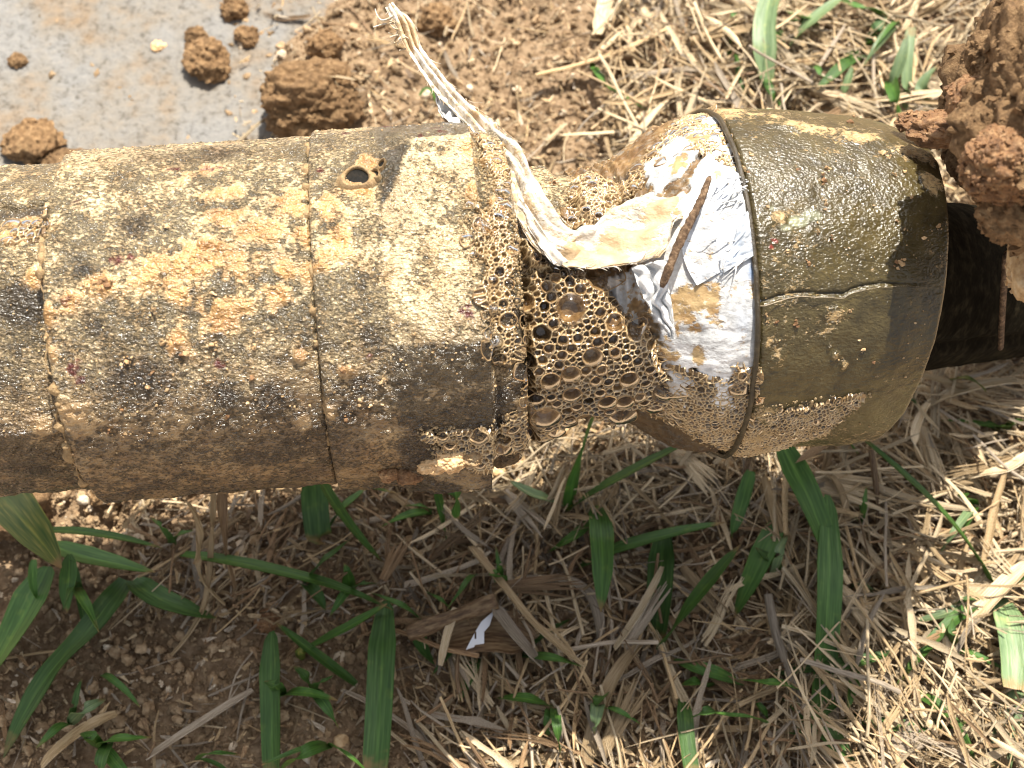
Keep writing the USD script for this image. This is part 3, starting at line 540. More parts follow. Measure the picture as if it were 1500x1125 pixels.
# zones: outline in the photograph, radius of the foam's skin (None: lies on the surface), cell size in mm, how much the size varies
ZONES = [
    ([(768, 372), (800, 392), (850, 395), (890, 400), (905, 450), (940, 480), (985, 545), (990, 610), (930, 612), (900, 640), (860, 615), (820, 645), (775, 660), (768, 560)], .0318, 3.1, .24),
    ([(690, 300), (735, 290), (752, 330), (758, 520), (740, 540), (712, 470), (700, 400), (680, 330)], None, 1.7, .25),
    ([(752, 325), (775, 335), (815, 385), (790, 400), (765, 395)], .0345, 1.7, .3),
    ([(618, 625), (700, 630), (760, 612), (790, 640), (760, 668), (700, 672), (640, 660)], None, 2.0, .25),
    ([(990, 560), (1040, 560), (1110, 545), (1110, 600), (1250, 580), (1290, 575), (1230, 628), (1100, 662), (1010, 648), (985, 610)], None, .8, .19),
    ([(840, 250), (870, 242), (905, 262), (900, 330), (870, 335), (842, 320)], .0285, .8, .22),
    ([(832, 262), (850, 240), (905, 222), (985, 172), (1035, 155), (1070, 210), (1085, 258), (1060, 250), (1030, 230), (985, 210), (920, 238), (870, 262)], None, 1.0, .2),
    ([(1070, 535), (1105, 535), (1112, 570), (1080, 580)], .0366, 1.5, .3),
    ([(690, 190), (735, 205), (750, 250), (735, 280), (705, 230)], None, .9, .22),
    ([(870, 598), (990, 605), (1015, 648), (940, 650), (890, 625)], None, 1.1, .22),
    ([(0, 305), (55, 300), (60, 340), (0, 345)], None, 1.2, .25),
]
PACKED = []
cells = []   # (area, ring along, ring round, ring radius, size)
frng = np.random.default_rng(23)
def clip(poly, nrm, off):
    d = poly @ nrm - off; out = []
    for a in range(len(poly)):
        b = (a + 1) % len(poly)
        if d[a] <= 0: out.append(poly[a])
        if (d[a] < 0) != (d[b] < 0): out.append(poly[a] + (poly[b] - poly[a]) * d[a] / (d[a] - d[b]))
    return np.array(out)
CIRC = np.stack([np.cos(np.arange(14) * 2 * np.pi / 14), np.sin(np.arange(14) * 2 * np.pi / 14)], 1)
for pl, rad, big, small in ZONES:
    r0 = rad or .036
    pg = Polygon([(a, b * r0) for a, b in (cyl_hit(x, y, r0) for x, y in pl)]).buffer(0)
    x0, y0, x1, y1 = pg.bounds; big, small = big * .001, small * .001; bigs = big
    n = int(pg.area / (small * small) * 2.6); u = frng.uniform(size=n)
    radii = np.sort((small ** -2.1 + u * (big ** -2.1 - small ** -2.1)) ** (-1 / 2.1))[::-1]
    C = np.zeros((0, 3)); quota = [.15 * pg.area, .24 * pg.area, .26 * pg.area, 9.0]
    pool = np.c_[frng.uniform(x0, x1, 20000), frng.uniform(y0, y1, 20000)]; pool = pool[shapely.contains_xy(pg, pool[:, 0], pool[:, 1])]
    for rr_ in radii:
        cls = 0 if rr_ > .62 * big else 1 if rr_ > .36 * big else 2 if rr_ > .2 * big else 3
        if quota[cls] < 0: continue
        for q in pool[frng.integers(len(pool), size=26)]:
            if (len(C) == 0 or (np.hypot(C[:, 0] - q[0], C[:, 1] - q[1]) > (C[:, 2] + rr_) * .90).all()):
                C = np.vstack([C, [q[0], q[1], rr_]]); quota[cls] -= 3.3 * rr_ * rr_; break
    PACKED.append(C)
    for i, (qx, qy, qr) in enumerate(C):
        poly = np.array([qx, qy]) + CIRC * qr * 1.7
        dd = np.hypot(C[:, 0] - qx, C[:, 1] - qy)
        for k in np.where((dd < (qr + C[:, 2]) * 1.75) & (dd > 0))[0]:
            nv = (C[k, :2] - [qx, qy]) / dd[k]; t = (dd[k] ** 2 + qr * qr - C[k, 2] ** 2) / (2 * dd[k])
            poly = clip(poly, nv, nv @ [qx, qy] + t)
            if len(poly) < 3: break
        if len(poly) < 3: continue
        cc = poly.mean(0); ring2 = chaikin(cc + (poly - cc) * .995, 2 if qr > .0008 else 1); ar = Polygon(ring2).area; size = math.sqrt(ar)
        edge_in = sstep(0, .003, pg.exterior.distance(shapely.Point(qx, qy)))
        jit = .0012 * (meshkit.noise(np.array([[qx / .004, qy / .004, 5.5]]), 9)[0] - .5) + frng.normal(0, .00022)
        if frng.uniform() < .12: continue
        surf = R_any(ring2[:, 0], ring2[:, 1] / r0)
        if rad: rr_ = np.maximum(surf + .0003, surf + (rad - surf) * (.25 + .75 * edge_in) + jit)
        else: rr_ = surf + .0003 + .0004 * edge_in * min(1, size / .0015) + jit * .4
        cells.append((ar, ring2[:, 0], ring2[:, 1] / r0, rr_, size))
cells.sort(key=lambda c: -c[0])
def bubble_geo(c):
    ar, s, th, r, size = c
    P = pipe_pt(s, th, r); w = min(.00011, .038 * size + .00003) * frng.uniform(.6, 1.35)
    rim = tube(P, w, 5, closed=True, ref=(P.mean(0) - CAM))
    # the film: a low dome over the ring
    cs, ct, cr = s.mean(), th.mean(), r.mean(); n = len(s); vs = [np.c_[s, th, r]]
    for k, hgt in ((.66, .55), (.33, .88)):
        vs.append(np.c_[cs + (s - cs) * k, ct + (th - ct) * k, cr + (r - cr) * k + .24 * size * hgt])
    vs.append(np.array([[cs, ct, cr + .24 * size]])); q = np.vstack(vs)
    D = pipe_pt(q[:, 0], q[:, 1], q[:, 2]); fc = grid_faces(3, n, True); k = np.arange(n)
    fc = np.vstack([fc, np.stack([2 * n + k, np.full(n, 3 * n), 2 * n + (k + 1) % n], 1)])
    return rim, (D, fc)
side = lambda x, y: ('on the collar left of the white tape' if x < 768 else 'under the black sleeve' if x > 1000 else 'in the neck under the torn tape') if y > 300 else 'at the top edge of the pipe neck'
for i, c in enumerate(cells[:300]):
    rim, film = bubble_geo(c)
    base = rim[0].mean(0); px, py = project(base)
    big = 'large' if c[4] > .0026 else 'middle-sized' if c[4] > .0017 else 'small'
    b = thing('soap_bubble', base, f'{big} muddy soap bubble in the foam {side(px, py)}', 'bubble', f'{big} soap bubbles {side(px, py)}')
    obj('rim', rim, M['rim'], b); obj('film', film, M['film'], b)
fparts, fmud, ftint = [], [], []
for (pl, rad, big, small), C in zip(ZONES, PACKED):
    if len(C) < 4: continue
    r0 = rad or .036; pg = Polygon([(a, b * r0) for a, b in (cyl_hit(x, y, r0) for x, y in pl)]).buffer(.0008); x0, y0, x1, y1 = pg.bounds; st = .00018
    ga, gb = np.arange(x0, x1, st), np.arange(y0, y1, st); A_, B_ = np.meshgrid(ga, gb, indexing='ij'); q = np.c_[A_.ravel(), B_.ravel()]
    pts_ = shapely.points(q); din = shapely.distance(pg.exterior, pts_) * np.where(shapely.contains_xy(pg, q[:, 0], q[:, 1]), 1, -1)
    n3 = np.c_[q, np.full(len(q), .3 + big)]; din = din + .0022 * (noise(n3, .0016, 3, 201) - .55) + (.0075 if rad is None else .003) * (noise(n3, .0055, 3, 208) - .56)
    k = min(14, len(C)); qq = q + .00035 * np.stack([noise(n3, .0013, 2, 206) - .5, noise(n3, .0013, 2, 207) - .5], 1) * min(1.0, big / .0015); dd, ii = cKDTree(C[:, :2]).query(qq, k=k); pw = dd ** 2 - C[ii, 2] ** 2; o = np.argsort(pw, 1)[:, :2]; row = np.arange(len(q))
    i1, i2 = ii[row, o[:, 0]], ii[row, o[:, 1]]; sep = np.hypot(*(C[i1, :2] - C[i2, :2]).T) + 1e-9
    wall = (pw[row, o[:, 1]] - pw[row, o[:, 0]]) / (2 * sep); r1 = C[i1, 2]
    wth = np.clip(.045 * r1 + .00004, .00005, .00013) * (.7 + .8 * noise(n3, .0011, 2, 202))
    pit = sstep(0, 1, np.clip((wall - wth * .4) / np.maximum(r1 * .55, .0001), 0, 1)); wm = 1 - sstep(wth * .7, wth * 1.7, wall)
    surf = R_any(q[:, 0], q[:, 1] / r0); thick = .0004 + .0009 * noise(n3, .0035, 2, 203)
    top = surf + np.where(rad is not None, np.maximum((rad or 0) - surf, 0) * (.3 + .7 * sstep(0, .003, din)), thick) + .0009 * (noise(n3, .004, 2, 204) - .5)
    rr_ = np.maximum(top - pit * np.minimum(r1 * 1.15, .0022), surf - .0002 + .00025 * wm); rr_ = np.where(din < .0002, np.minimum(rr_, surf + .0001), rr_)
    P = pipe_pt(q[:, 0], q[:, 1] / r0, rr_); ff = grid_faces(len(ga), len(gb))[:, ::-1]; ok = din > 0; ff = ff[ok[ff].all(1)]
    if len(ff) == 0: continue
    use = np.unique(ff); rm = np.zeros(len(P), int); rm[use] = np.arange(len(use))
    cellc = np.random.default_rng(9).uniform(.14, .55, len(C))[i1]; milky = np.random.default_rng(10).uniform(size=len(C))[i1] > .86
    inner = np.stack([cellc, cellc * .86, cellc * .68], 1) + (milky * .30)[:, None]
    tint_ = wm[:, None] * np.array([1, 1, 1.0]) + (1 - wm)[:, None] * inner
    fparts.append((P[use], rm[ff])); ftint.append(tint_[use]); fmud.append(np.clip(.45 + .5 * wm, 0, 1)[use])
fv, ff_ = join(fparts)
obj('soap_foam', (fv, ff_), M['foam'], label='muddy tan soap foam filling the neck and clinging to collar and sleeve', cat='foam', kind='stuff', attrs={'mud': np.concatenate(fmud), 'rust': np.zeros(len(fv)), 'tint': np.vstack(ftint)})
print('bubbles', len(cells))
# froth: tiny bubbles packed between the larger ones
ft = []
for pl, rad, big, small in ZONES:
    r0 = rad or .036; pg = Polygon([(a, b * r0) for a, b in (cyl_hit(x, y, r0) for x, y in pl)]).buffer(.0012); x0, y0, x1, y1 = pg.bounds
    q = np.c_[frng.uniform(x0, x1, 2600), frng.uniform(y0, y1, 2600)]; q = q[shapely.contains_xy(pg, q[:, 0], q[:, 1])][:int(pg.area / 3.2e-7)]
    q = q[noise(np.c_[q, q[:, :1] * 0], .004, 2, 160) > .42]
    rr_ = R_any(q[:, 0], q[:, 1] / r0); P = pipe_pt(q[:, 0], q[:, 1] / r0, rr_ + .0002)
    for c in P:
        z = .00010 + .00028 * frng.uniform() ** 3; ft.append((c + _ico[1].vertices * z, np.array(_ico[1].faces)))
obj('froth', join(ft), M['froth'], label='milky tan froth of tiny bubbles on the neck, collar and sleeve', cat='foam', kind='stuff')
# the three open burst bubbles in mud on the nut
def open_hole(px, py, rx, ry, wall, label):
    a, b = cyl_hit(px, py, .0368); t = np.linspace(0, 2 * np.pi, 30, endpoint=False); r0 = .0362
    wob = 1 + .12 * np.sin(2 * t + px) + .08 * np.sin(3 * t + 2 * px); s = a + rx * wob * np.cos(t); th = b + ry * wob * np.sin(t) / r0
    rows = []
    for kk, hh in ((1.0, .0002), (.97, .0008), (1.1, .0010), (1.2, .0009), (1.33, .0004), (1.5, -.0005)):
        ss, tt = a + (s - a) * kk * (1 + (kk - 1) * .5 * np.sin(2 * t + px)), b + (th - b) * kk
        w = pipe_pt(ss, tt, R_any(ss, tt) + hh); rows.append(w + (noise(w, .0009, 2, 140)[:, None] - .5) * .0005 * N0 * (kk > 1))
    v1, f1 = np.vstack(rows), grid_faces(6, 30, True)[:, ::-1]
    q = pipe_pt(np.append(s, a), np.append(th, b), np.append(R_any(s, th), R_any(np.array([a]), np.array([b]))) + .00025)
    k = np.arange(30); bb = thing('burst_bubble', q[-1], label, 'bubble')
    obj('rim', (v1, f1), M['mud'], bb); obj('hollow', (q, np.stack([k, (k + 1) % 30, np.full(30, 30)], 1)), M['hollow'], bb)  # the hollow is a flat disc, its shade painted black
open_hole(523, 261, .0020, .0025, .00030, 'largest open mud bubble with a dark hollow, on the left of the nut')
open_hole(549, 258, .0007, .0011, .00022, 'small open mud bubble with a dark hollow, right of the largest one')
open_hole(559, 247, .0006, .0009, .0002, 'smallest open mud bubble, topmost of three on the nut')

# ---------------------------------------------------------------- grit, crumbs and clods on the pipe
def crumb(c, size, seed):
    """a few angular grains stuck together"""
    r = np.random.default_rng(seed); parts = [chip(np.asarray(c), size * .8, seed)]
    for i in range(r.integers(2, 6)): parts.append(chip(np.asarray(c) + r.normal(size=3) * size * .5, size * r.uniform(.3, .6), seed * 7 + i))
    return join(parts)
def on_pipe(px, py, r, lift=0.0):
    s, th = cyl_hit(px, py, r); return pipe_pt(np.array([s]), np.array([th]), R_any(np.array([s]), np.array([th])) + lift)[0]
BIG = [(503, 537, 12), (528, 580, 9), (543, 588, 6), (507, 608, 7), (560, 555, 8), (238, 502, 9), (258, 507, 6), (273, 518, 10), (185, 530, 8), (222, 545, 8), (225, 455, 8), (90, 455, 8), (178, 600, 7), (217, 567, 7), (248, 420, 9), (150, 415, 15), (130, 420, 10), (165, 412, 9), (370, 552, 9), (245, 332, 8), (372, 510, 7), (333, 610, 7), (363, 590, 5), (245, 570, 6), (160, 630, 5), (184, 635, 6), (310, 505, 8), (265, 520, 7), (310, 430, 7),
       (1203, 240, 8), (1201, 258, 9), (1275, 203, 11), (1283, 208, 8), (1222, 162, 11), (1372, 300, 8), (1325, 372, 9), (1318, 370, 7), (1311, 227, 6), (1298, 235, 5), (1186, 383, 6), (1239, 452, 9), (1252, 452, 7), (1168, 474, 8), (1232, 468, 5), (1153, 367, 5), (1218, 345, 5), (1198, 336, 5), (1196, 322, 4), (1309, 306, 4), (1323, 318, 4), (1280, 508, 6), (1299, 525, 6), (1090, 265, 8), (1073, 218, 8), (1088, 285, 6), (1123, 303, 7), (1110, 545, 8), (1100, 552, 8), (1354, 325, 7), (910, 318, 10), (812, 247, 7), (1060, 285, 6), (780, 637, 9), (1163, 245, 5), (1123, 460, 5), (1124, 471, 4), (1138, 472, 5), (1206, 293, 8), (1325, 265, 6)]
for i, (x, y, r) in enumerate(BIG):
    rad = .0355 if x < 768 else .0365 if x > 1100 else .030
    c = on_pipe(x, y, rad, r * .00003)
    where = 'on the caked left body' if x < 462 else 'on the hexagonal nut' if x < 768 else 'on the white tape and neck' if x < 1105 else 'on the black sleeve'
    obj('soil_crumb', crumb(c, r * .000105, 200 + i), M['grain'] if i % 3 else M['wet_clod'], smooth=35, label=f'small tan crumb of soil stuck {where}', cat='crumb', group=f'soil crumbs stuck {where}')
gr = []
grng = np.random.default_rng(31)
for i in range(2600):
    x, y = grng.uniform(0, 1390), grng.uniform(160, 700)
    if 900 < x < 1105 and grng.uniform() < .6 or x > 1108 and grng.uniform() < .75: continue
    rad = .0355 if x < 768 else .0365 if x > 1100 else .030
    s, th = cyl_hit(x, y, rad)
    if abs(th) > 1.5: continue
    c = pipe_pt(np.array([s]), np.array([th]), R_any(np.array([s]), np.array([th])))[0]; gr.append(chip(c, .00013 + .0003 * grng.uniform() ** 4, 1000 + i % 60))
obj('grit', join(gr), M['grain'], label='fine tan grit stuck all over the wet pipe', cat='grit', kind='stuff', smooth=False)
# clump hanging under the nut
for i, (x, y, r, d) in enumerate([(660, 668, 26, .0), (690, 665, 18, 0), (632, 676, 18, 0), (600, 708, 20, 0), (570, 715, 14, 0)]):
    s, th = cyl_hit(x, min(y, 690), .0368); c = pipe_pt(np.array([s]), np.array([th]), np.array([.0376]))[0]
    obj('soil_clump', lump(c, r * .00013, 300 + i, 4, .5, (1, .8, .8), .3), M['grain'] if i < 3 else M['wet_clod'], label=['largest pale crumbly clump under the nut', 'pale crumbly clump right of the largest one under the nut', 'pale crumbly clump left of the largest one under the nut', 'dark wet clump hanging below the nut', 'small dark wet clump left of the one hanging below the nut'][i], cat='soil clump')
# big clods at the right
def clod(px, py, d, size, seed, label, m='clod', sub=5, sq=(1, 1, .9), rough=.4, fine=.25, name='soil_clod', group=None):
    return obj(name, crusted(lump(at_depth(px, py, d), size, seed, sub, rough, sq, fine), 900 if sub > 4 else 160, .0016 if size > .01 else .0009, seed), M[m], smooth=40, label=label, cat='clod', group=group)
clod(1542, 165, .212, .0150, 401, 'large brown clod over the right end of the pipe, at the picture edge', sq=(1, 1.5, 1.15))
clod(1530, 170, .246, .0185, 409, 'broad brown clod behind the large one, resting on the outlet pipe', sq=(.95, 1.3, 1.15))
clod(1462, 245, .204, .0062, 402, 'orange brown wet lump on the lower left of the large clod', 'wet_clod', sq=(1, .9, .95))
clod(1388, 190, .238, .0048, 403, 'rough wet soil heap where the black sleeve meets the large clod', 'wet_clod', 4, (1.5, .8, .6))
clod(1350, 180, .246, .0034, 404, 'small wet soil lump on the top right of the black sleeve', 'wet_clod', 4, (1.5, .8, .5))
clod(1425, 150, .218, .0045, 405, 'dark jagged lump at the top left of the large clod', 'wet_clod', 4)
clod(1485, 318, .208, .0052, 406, 'brown lump under the orange one at the picture edge', 'clod', 4, (1, .9, 1))
clod(1505, 390, .222, .0056, 407, 'pale tan root lump at the right picture edge', 'grain', 4, (.55, 1.4, .9), .25, .1, 'root_lump')
clod(1455, 85, .222, .0046, 408, 'brown lump on the upper left slope of the large clod', 'clod', 4)
obj('straw_stick', tube(smooth_curve([at_depth(1474, 372, .255), at_depth(1470, 430, .265), at_depth(1466, 508, .281)], 30), .0011, 8, flat=.6), M['bark'], label='upright reddish straw stick against the outlet pipe', cat='straw')

# clods on the slab and the soil behind the pipe
def ground_clod(px, py, rpx, seed, label, m='clod', sq=(1, 1, .8), sub=4):
    g = on_ground(px, py, .004); d = (g - CAM) @ DN; size = rpx * d / F
    return obj('soil_clod', crusted(lump([g[0], g[1], max(ground_z(g[0], g[1]), 0) + size * .45], size, seed, sub, .45, sq, .3), 140, min(size * .22, .0016), seed), M[m], smooth=40, label=label, cat='clod')
ground_clod(305, 88, 33, 421, 'round brown clod in the middle of the grey slab')
ground_clod(360, 45, 17, 422, 'small brown clod to the right of the round one on the grey slab')
ground_clod(343, 8, 20, 423, 'dark clod cut by the top picture edge')
ground_clod(285, 45, 15, 424, 'crumbly clod just above the round one on the grey slab')
ground_clod(455, 165, 62, 425, 'large dark brown clod behind the socket body', sub=5, sq=(1.1, .9, .8))
ground_clod(45, 205, 38, 426, 'ochre clod at the left edge of the slab', 'clod', (1, 1, .6))
ground_clod(22, 82, 13, 427, 'small crumb of soil far left on the slab')
ground_clod(230, 60, 10, 428, 'small pinkish crumb beside the round clod', 'grain')
ground_clod(100, 240, 30, 429, 'flat ochre clod half behind the left end of the pipe', 'clod', (1.3, 1, .5))
ground_clod(1065, 165, 14, 430, 'small brown clod behind the top of the sleeve')
ground_clod(480, 80, 24, 431, 'brown clod on the soil above the large dark one')
ground_clod(640, 30, 26, 432, 'brown clod on the soil right of the curled tape tip')
ground_clod(390, 905, 18, 433, 'rusty brown clod in the shaded soil beside a green leaf', 'wet_clod')
ground_clod(22, 742, 46, 435, 'olive brown lump at the left edge under the pipe', sq=(1, 1.1, .8))
ground_clod(150, 722, 20, 436, 'small dark lump under the left end of the pipe')
ground_clod(850, 715, 15, 434, 'brown clod at the foot of the green shoot under the neck')

# ---------------------------------------------------------------- crumbs of soil and pebbles
def instancer(name, protos, P, O, S, idx, **kw):
    path = path_for(name); pi = UsdGeom.PointInstancer.Define(stage, path); targets = []
    for k, (vf, m, attr) in enumerate(protos):
        pp = f'{path}/piece_{k:03d}'
        me = usdkit.mesh(stage, pp, vf, m, smooth=60 if attr is None else False)
        if attr is not None: add_uvw(me, attr)
        targets.append(pp)
    pi.CreatePrototypesRel().SetTargets(targets)
    pi.CreatePositionsAttr(Vt.Vec3fArray.FromNumpy(np.asarray(P, np.float32))); pi.CreateProtoIndicesAttr(Vt.IntArray.FromNumpy(np.asarray(idx, np.int32)))
    pi.CreateOrientationsAttr(Vt.QuathArray([Gf.Quath(float(q[0]), float(q[1]), float(q[2]), float(q[3])) for q in O]))
    pi.CreateScalesAttr(Vt.Vec3fArray.FromNumpy(np.asarray(S, np.float32)))
    tag(pi.GetPrim(), **kw)
def rand_quat(r, n):
    q = r.normal(size=(n, 4)); return q / np.linalg.norm(q, axis=1, keepdims=True)
def add_uvw(me, a):
    UsdGeom.PrimvarsAPI(me).CreatePrimvar('uvw', T.Vector3fArray, 'vertex').Set(Vt.Vec3fArray.FromNumpy(np.asarray(a, np.float32)))
srng = np.random.default_rng(51)
px, py = srng.uniform(-120, 1620, 60000), srng.uniform(-120, 1240, 60000)
keep = np.ones(len(px), bool)
dens = np.where(py > 500, np.where(px < 620, .9, .35), np.where(px < 950, 1.0, .35))
dens = np.where((py < 300) & (px < 330), .16, dens)
k = srng.uniform(size=len(px)) < dens
G = np.array([on_ground(a, b) for a, b in zip(px[k], py[k])]); G[:, 2] = np.maximum(soil_height(G[:, :2]), -.0005)
sz = .00035 + .0016 * srng.uniform(size=len(G)) ** 5
protos = [(((lump((0, 0, 0), 1.0, 500 + i, 2, .8, (1, .8, .65)) if i % 2 else crumb((0, 0, 0), .8, 500 + i))), M['crumb'] if i < 6 else M['pebble'], None) for i in range(8)]
instancer('soil_crumbs', protos, G + np.c_[0 * sz, 0 * sz, sz * .3], rand_quat(srng, len(G)), np.c_[sz, sz, sz], srng.choice(8, len(G), p=[.162] * 6 + [.014] * 2), label='loose crumbs of brown soil lying all over the ground', cat='soil crumbs', kind='stuff')

# ---------------------------------------------------------------- straw
def blade_strip(c, w, up, cup=.0, m=5, thick=0.0, fold=0.0):
    """a leaf-like ribbon along c of half width w, cupped across; gives vertices, faces and its own lengthwise coordinate"""
    c = np.asarray(c, float); n = len(c); t = np.gradient(c, axis=0); t /= np.linalg.norm(t, axis=1, keepdims=True) + 1e-12
    up = np.broadcast_to(np.asarray(up, float), c.shape); a = np.cross(t, up); a /= np.linalg.norm(a, axis=1, keepdims=True) + 1e-12; nn = np.cross(a, t)
    x = np.linspace(-1, 1, m); w = np.broadcast_to(w, (n,))[:, None]
    P = c[:, None] + (w * x)[..., None] * a[:, None] + (w * (cup * x * x + fold * np.abs(x)))[..., None] * nn[:, None]
    L = np.concatenate([[0], np.cumsum(np.linalg.norm(np.diff(c, axis=0), axis=1))])
    uvw = np.stack([np.broadcast_to(x * 3.0, (n, m)), np.broadcast_to((L * 40 + float(c[0, 0] * 1000 % 97))[:, None], (n, m)), np.broadcast_to(np.linspace(0, 1, n)[:, None], (n, m))], -1)
    v, f, uv = P.reshape(-1, 3), grid_faces(n, m), uvw.reshape(-1, 3)
    if thick:
        d = np.repeat(nn, m, 0) * thick; kk = len(v)
        rim = np.concatenate([np.arange(m), np.arange(1, n) * m + m - 1, (n - 1) * m + np.arange(m - 2, -1, -1), np.arange(n - 2, 0, -1) * m]); nx = np.roll(rim, -1)
        f = np.vstack([f, f[:, ::-1] + kk, np.stack([rim, rim + kk, nx + kk], 1), np.stack([rim, nx + kk, nx], 1)]); v = np.vstack([v, v - d]); uv = np.vstack([uv, uv])
    return v, f, uv
def straw_shape(r, kind):
    """one dry stalk, one unit long, lying along x"""
    n = 7; t = np.linspace(0, 1, n)
    bend, tw = r.normal(0, .035), r.normal(0, .03)
    c = np.c_[t - .5, bend * (1 - (2 * t - 1) ** 2) + .012 * np.sin(t * 7 + r.uniform(0, 6)), tw * (1 - (2 * t - 1) ** 2) + .01 * np.sin(t * 5 + r.uniform(0, 6))]
    if kind == 'flat':
        w = r.uniform(.014, .045) * np.interp(t, [0, .08, .3, .7, .93, 1], [r.uniform(.1, .8), .9, 1, .92, .7, r.uniform(.05, .5)]) * (1 + .12 * r.normal(size=n))
        v, f, u = blade_strip(c, w, (r.normal(0, .5), r.normal(0, .5), 1), r.uniform(.2, .9) * r.choice([-1, 1]), 5, .006)
        for e in (0, n - 1): v[e * 5 + np.arange(5), 0] += r.normal(0, .022, 5); 
        return v, f, u
    if kind == 'stem':
        rad = r.uniform(.010, .026) * (1 + .25 * np.exp(-((t - r.uniform(.2, .8)) / .05) ** 2)); v, f = tube(c, rad, 6, flat=r.uniform(.5, 1))
        a = np.tile(np.arange(6), n) / 2.0; return v, f, np.c_[np.append(a, [0, 0]), np.append(np.repeat(t * 1.5, 6), [0, 1.5]), np.zeros(len(v))]
    parts, uvs = [], []
    for i in range(r.integers(4, 8)):                       # a sheath split in fibres
        off = np.c_[0 * t, (i - 3) * .012 + r.normal(0, .018) * t, r.normal(0, .018) * t + r.uniform(0, .02)]
        v, f, u = blade_strip(c[:n] * [r.uniform(.7, 1), 1, 1] + off, .009 * np.interp(t, [0, .5, 1], [1, 1, .3]), (0, r.normal(0, .5), 1), .2, 3, .004)
        parts.append((v, f)); u[:, 2] += i * 3.7; uvs.append(u)
    v, f = join(parts); return v, f, np.vstack(uvs)
shr = np.random.default_rng(61)
shapes = []
for i in range(22):
    kd = ['flat', 'stem', 'flat', 'split', 'stem'][i % 5]; shapes.append(straw_shape(shr, kd))
# how thick the litter lies, by place: (outline in the photograph, number, lowest and highest layer in mm, length range in mm, tones pale/tan/grey/brown)
LITTER = [
    ([(1120, 640), (1260, 560), (1620, 520), (1620, 1230), (1180, 1230)], 2300, 0, 15, (5, 30), (.50, .32, .12, .06)),
    ([(620, 640), (860, 560), (1130, 620), (1150, 760), (640, 790)], 1500, 0, 12, (4, 20), (.46, .34, .12, .08)),
    ([(620, 760), (1200, 720), (1220, 1230), (600, 1230)], 1500, 0, 9, (4, 26), (.18, .34, .18, .30)),
    ([(180, 660), (640, 660), (640, 930), (200, 900)], 520, 0, 7, (4, 20), (.12, .30, .22, .36)),
    ([(-100, 900), (620, 880), (620, 1230), (-100, 1230)], 210, 0, 2, (3, 18), (.10, .32, .22, .36)),
    ([(880, -110), (1620, -110), (1620, 260), (1380, 300), (900, 330)], 2400, 0, 13, (5, 32), (.46, .34, .12, .08)),
    ([(560, -110), (900, -110), (900, 330), (560, 330)], 220, 0, 4, (3, 20), (.34, .36, .12, .18)),
    ([(380, -110), (600, -110), (560, 250), (330, 250)], 80, 0, 3, (4, 18), (.45, .3, .1, .15)),
    ([(-150, 500), (700, 500), (700, 700), (-150, 700)], 300, 0, 6, (4, 20), (.2, .3, .2, .3)),
]
trng = np.random.default_rng(71)
SP, SY, ST, SL, SK, SM, SW = [], [], [], [], [], [], []
for pl, n, z0, z1, (l0, l1), tones in LITTER:
    pg = Polygon(pl); x0, y0, x1, y1 = pg.bounds; got = 0
    cl = trng.uniform(0, np.pi, 40)
    while got < n:
        a, b = trng.uniform(x0, x1), trng.uniform(y0, y1)
        if not pg.contains(shapely.Point(a, b)): continue
        z = (z0 + (z1 - z0) * trng.uniform() ** 1.3) * .001; g = on_ground(a, b, z)
        patch = int(abs(math.sin(math.floor(a / 130) * 12.9 + math.floor(b / 130) * 78.2)) * 39)
        SP.append(g); SY.append(cl[patch] + trng.normal(0, .75)); ST.append(trng.normal(0, .16)); SL.append(trng.uniform(l0, l1) * .001 if trng.uniform() < .75 else l0 * .001 * trng.uniform(.4, 1)); SW.append(trng.uniform(.8, 1.25) * (.38 if trng.uniform() < .35 else 1.0))
        SK.append(trng.integers(len(shapes))); SM.append(trng.choice(4, p=tones)); got += 1
SP, SY, ST, SL, SK, SM, SW = map(np.array, (SP, SY, ST, SL, SK, SM, SW))
SP[:, 2] = np.maximum(SP[:, 2], 0) + np.maximum(soil_height(SP[:, :2]), -.001) + .0008 + np.abs(np.sin(ST)) * SL * .35
pxy = project(SP)
hidden = (pxy[:, 1] > 240) & (pxy[:, 1] < 640) & (pxy[:, 0] < 1390) | (pxy[:, 0] < 0) | (pxy[:, 0] > 1500) | (pxy[:, 1] < 0) | (pxy[:, 1] > 1125)
rank = np.where(hidden, 0, SL * SW * (1 + 25 * SP[:, 2]))
first = np.argsort(-rank)[:285]; single = np.zeros(len(SP), bool); single[first] = True
def rot(yaw, pitch):
    cy, sy, cp, sp = math.cos(yaw), math.sin(yaw), math.cos(pitch), math.sin(pitch)
    return np.array([[cy * cp, -sy, cy * sp], [sy * cp, cy, sy * sp], [-sp, 0, cp]])
TONE = ['bleached pale', 'golden tan', 'greyish weathered', 'dark brown']
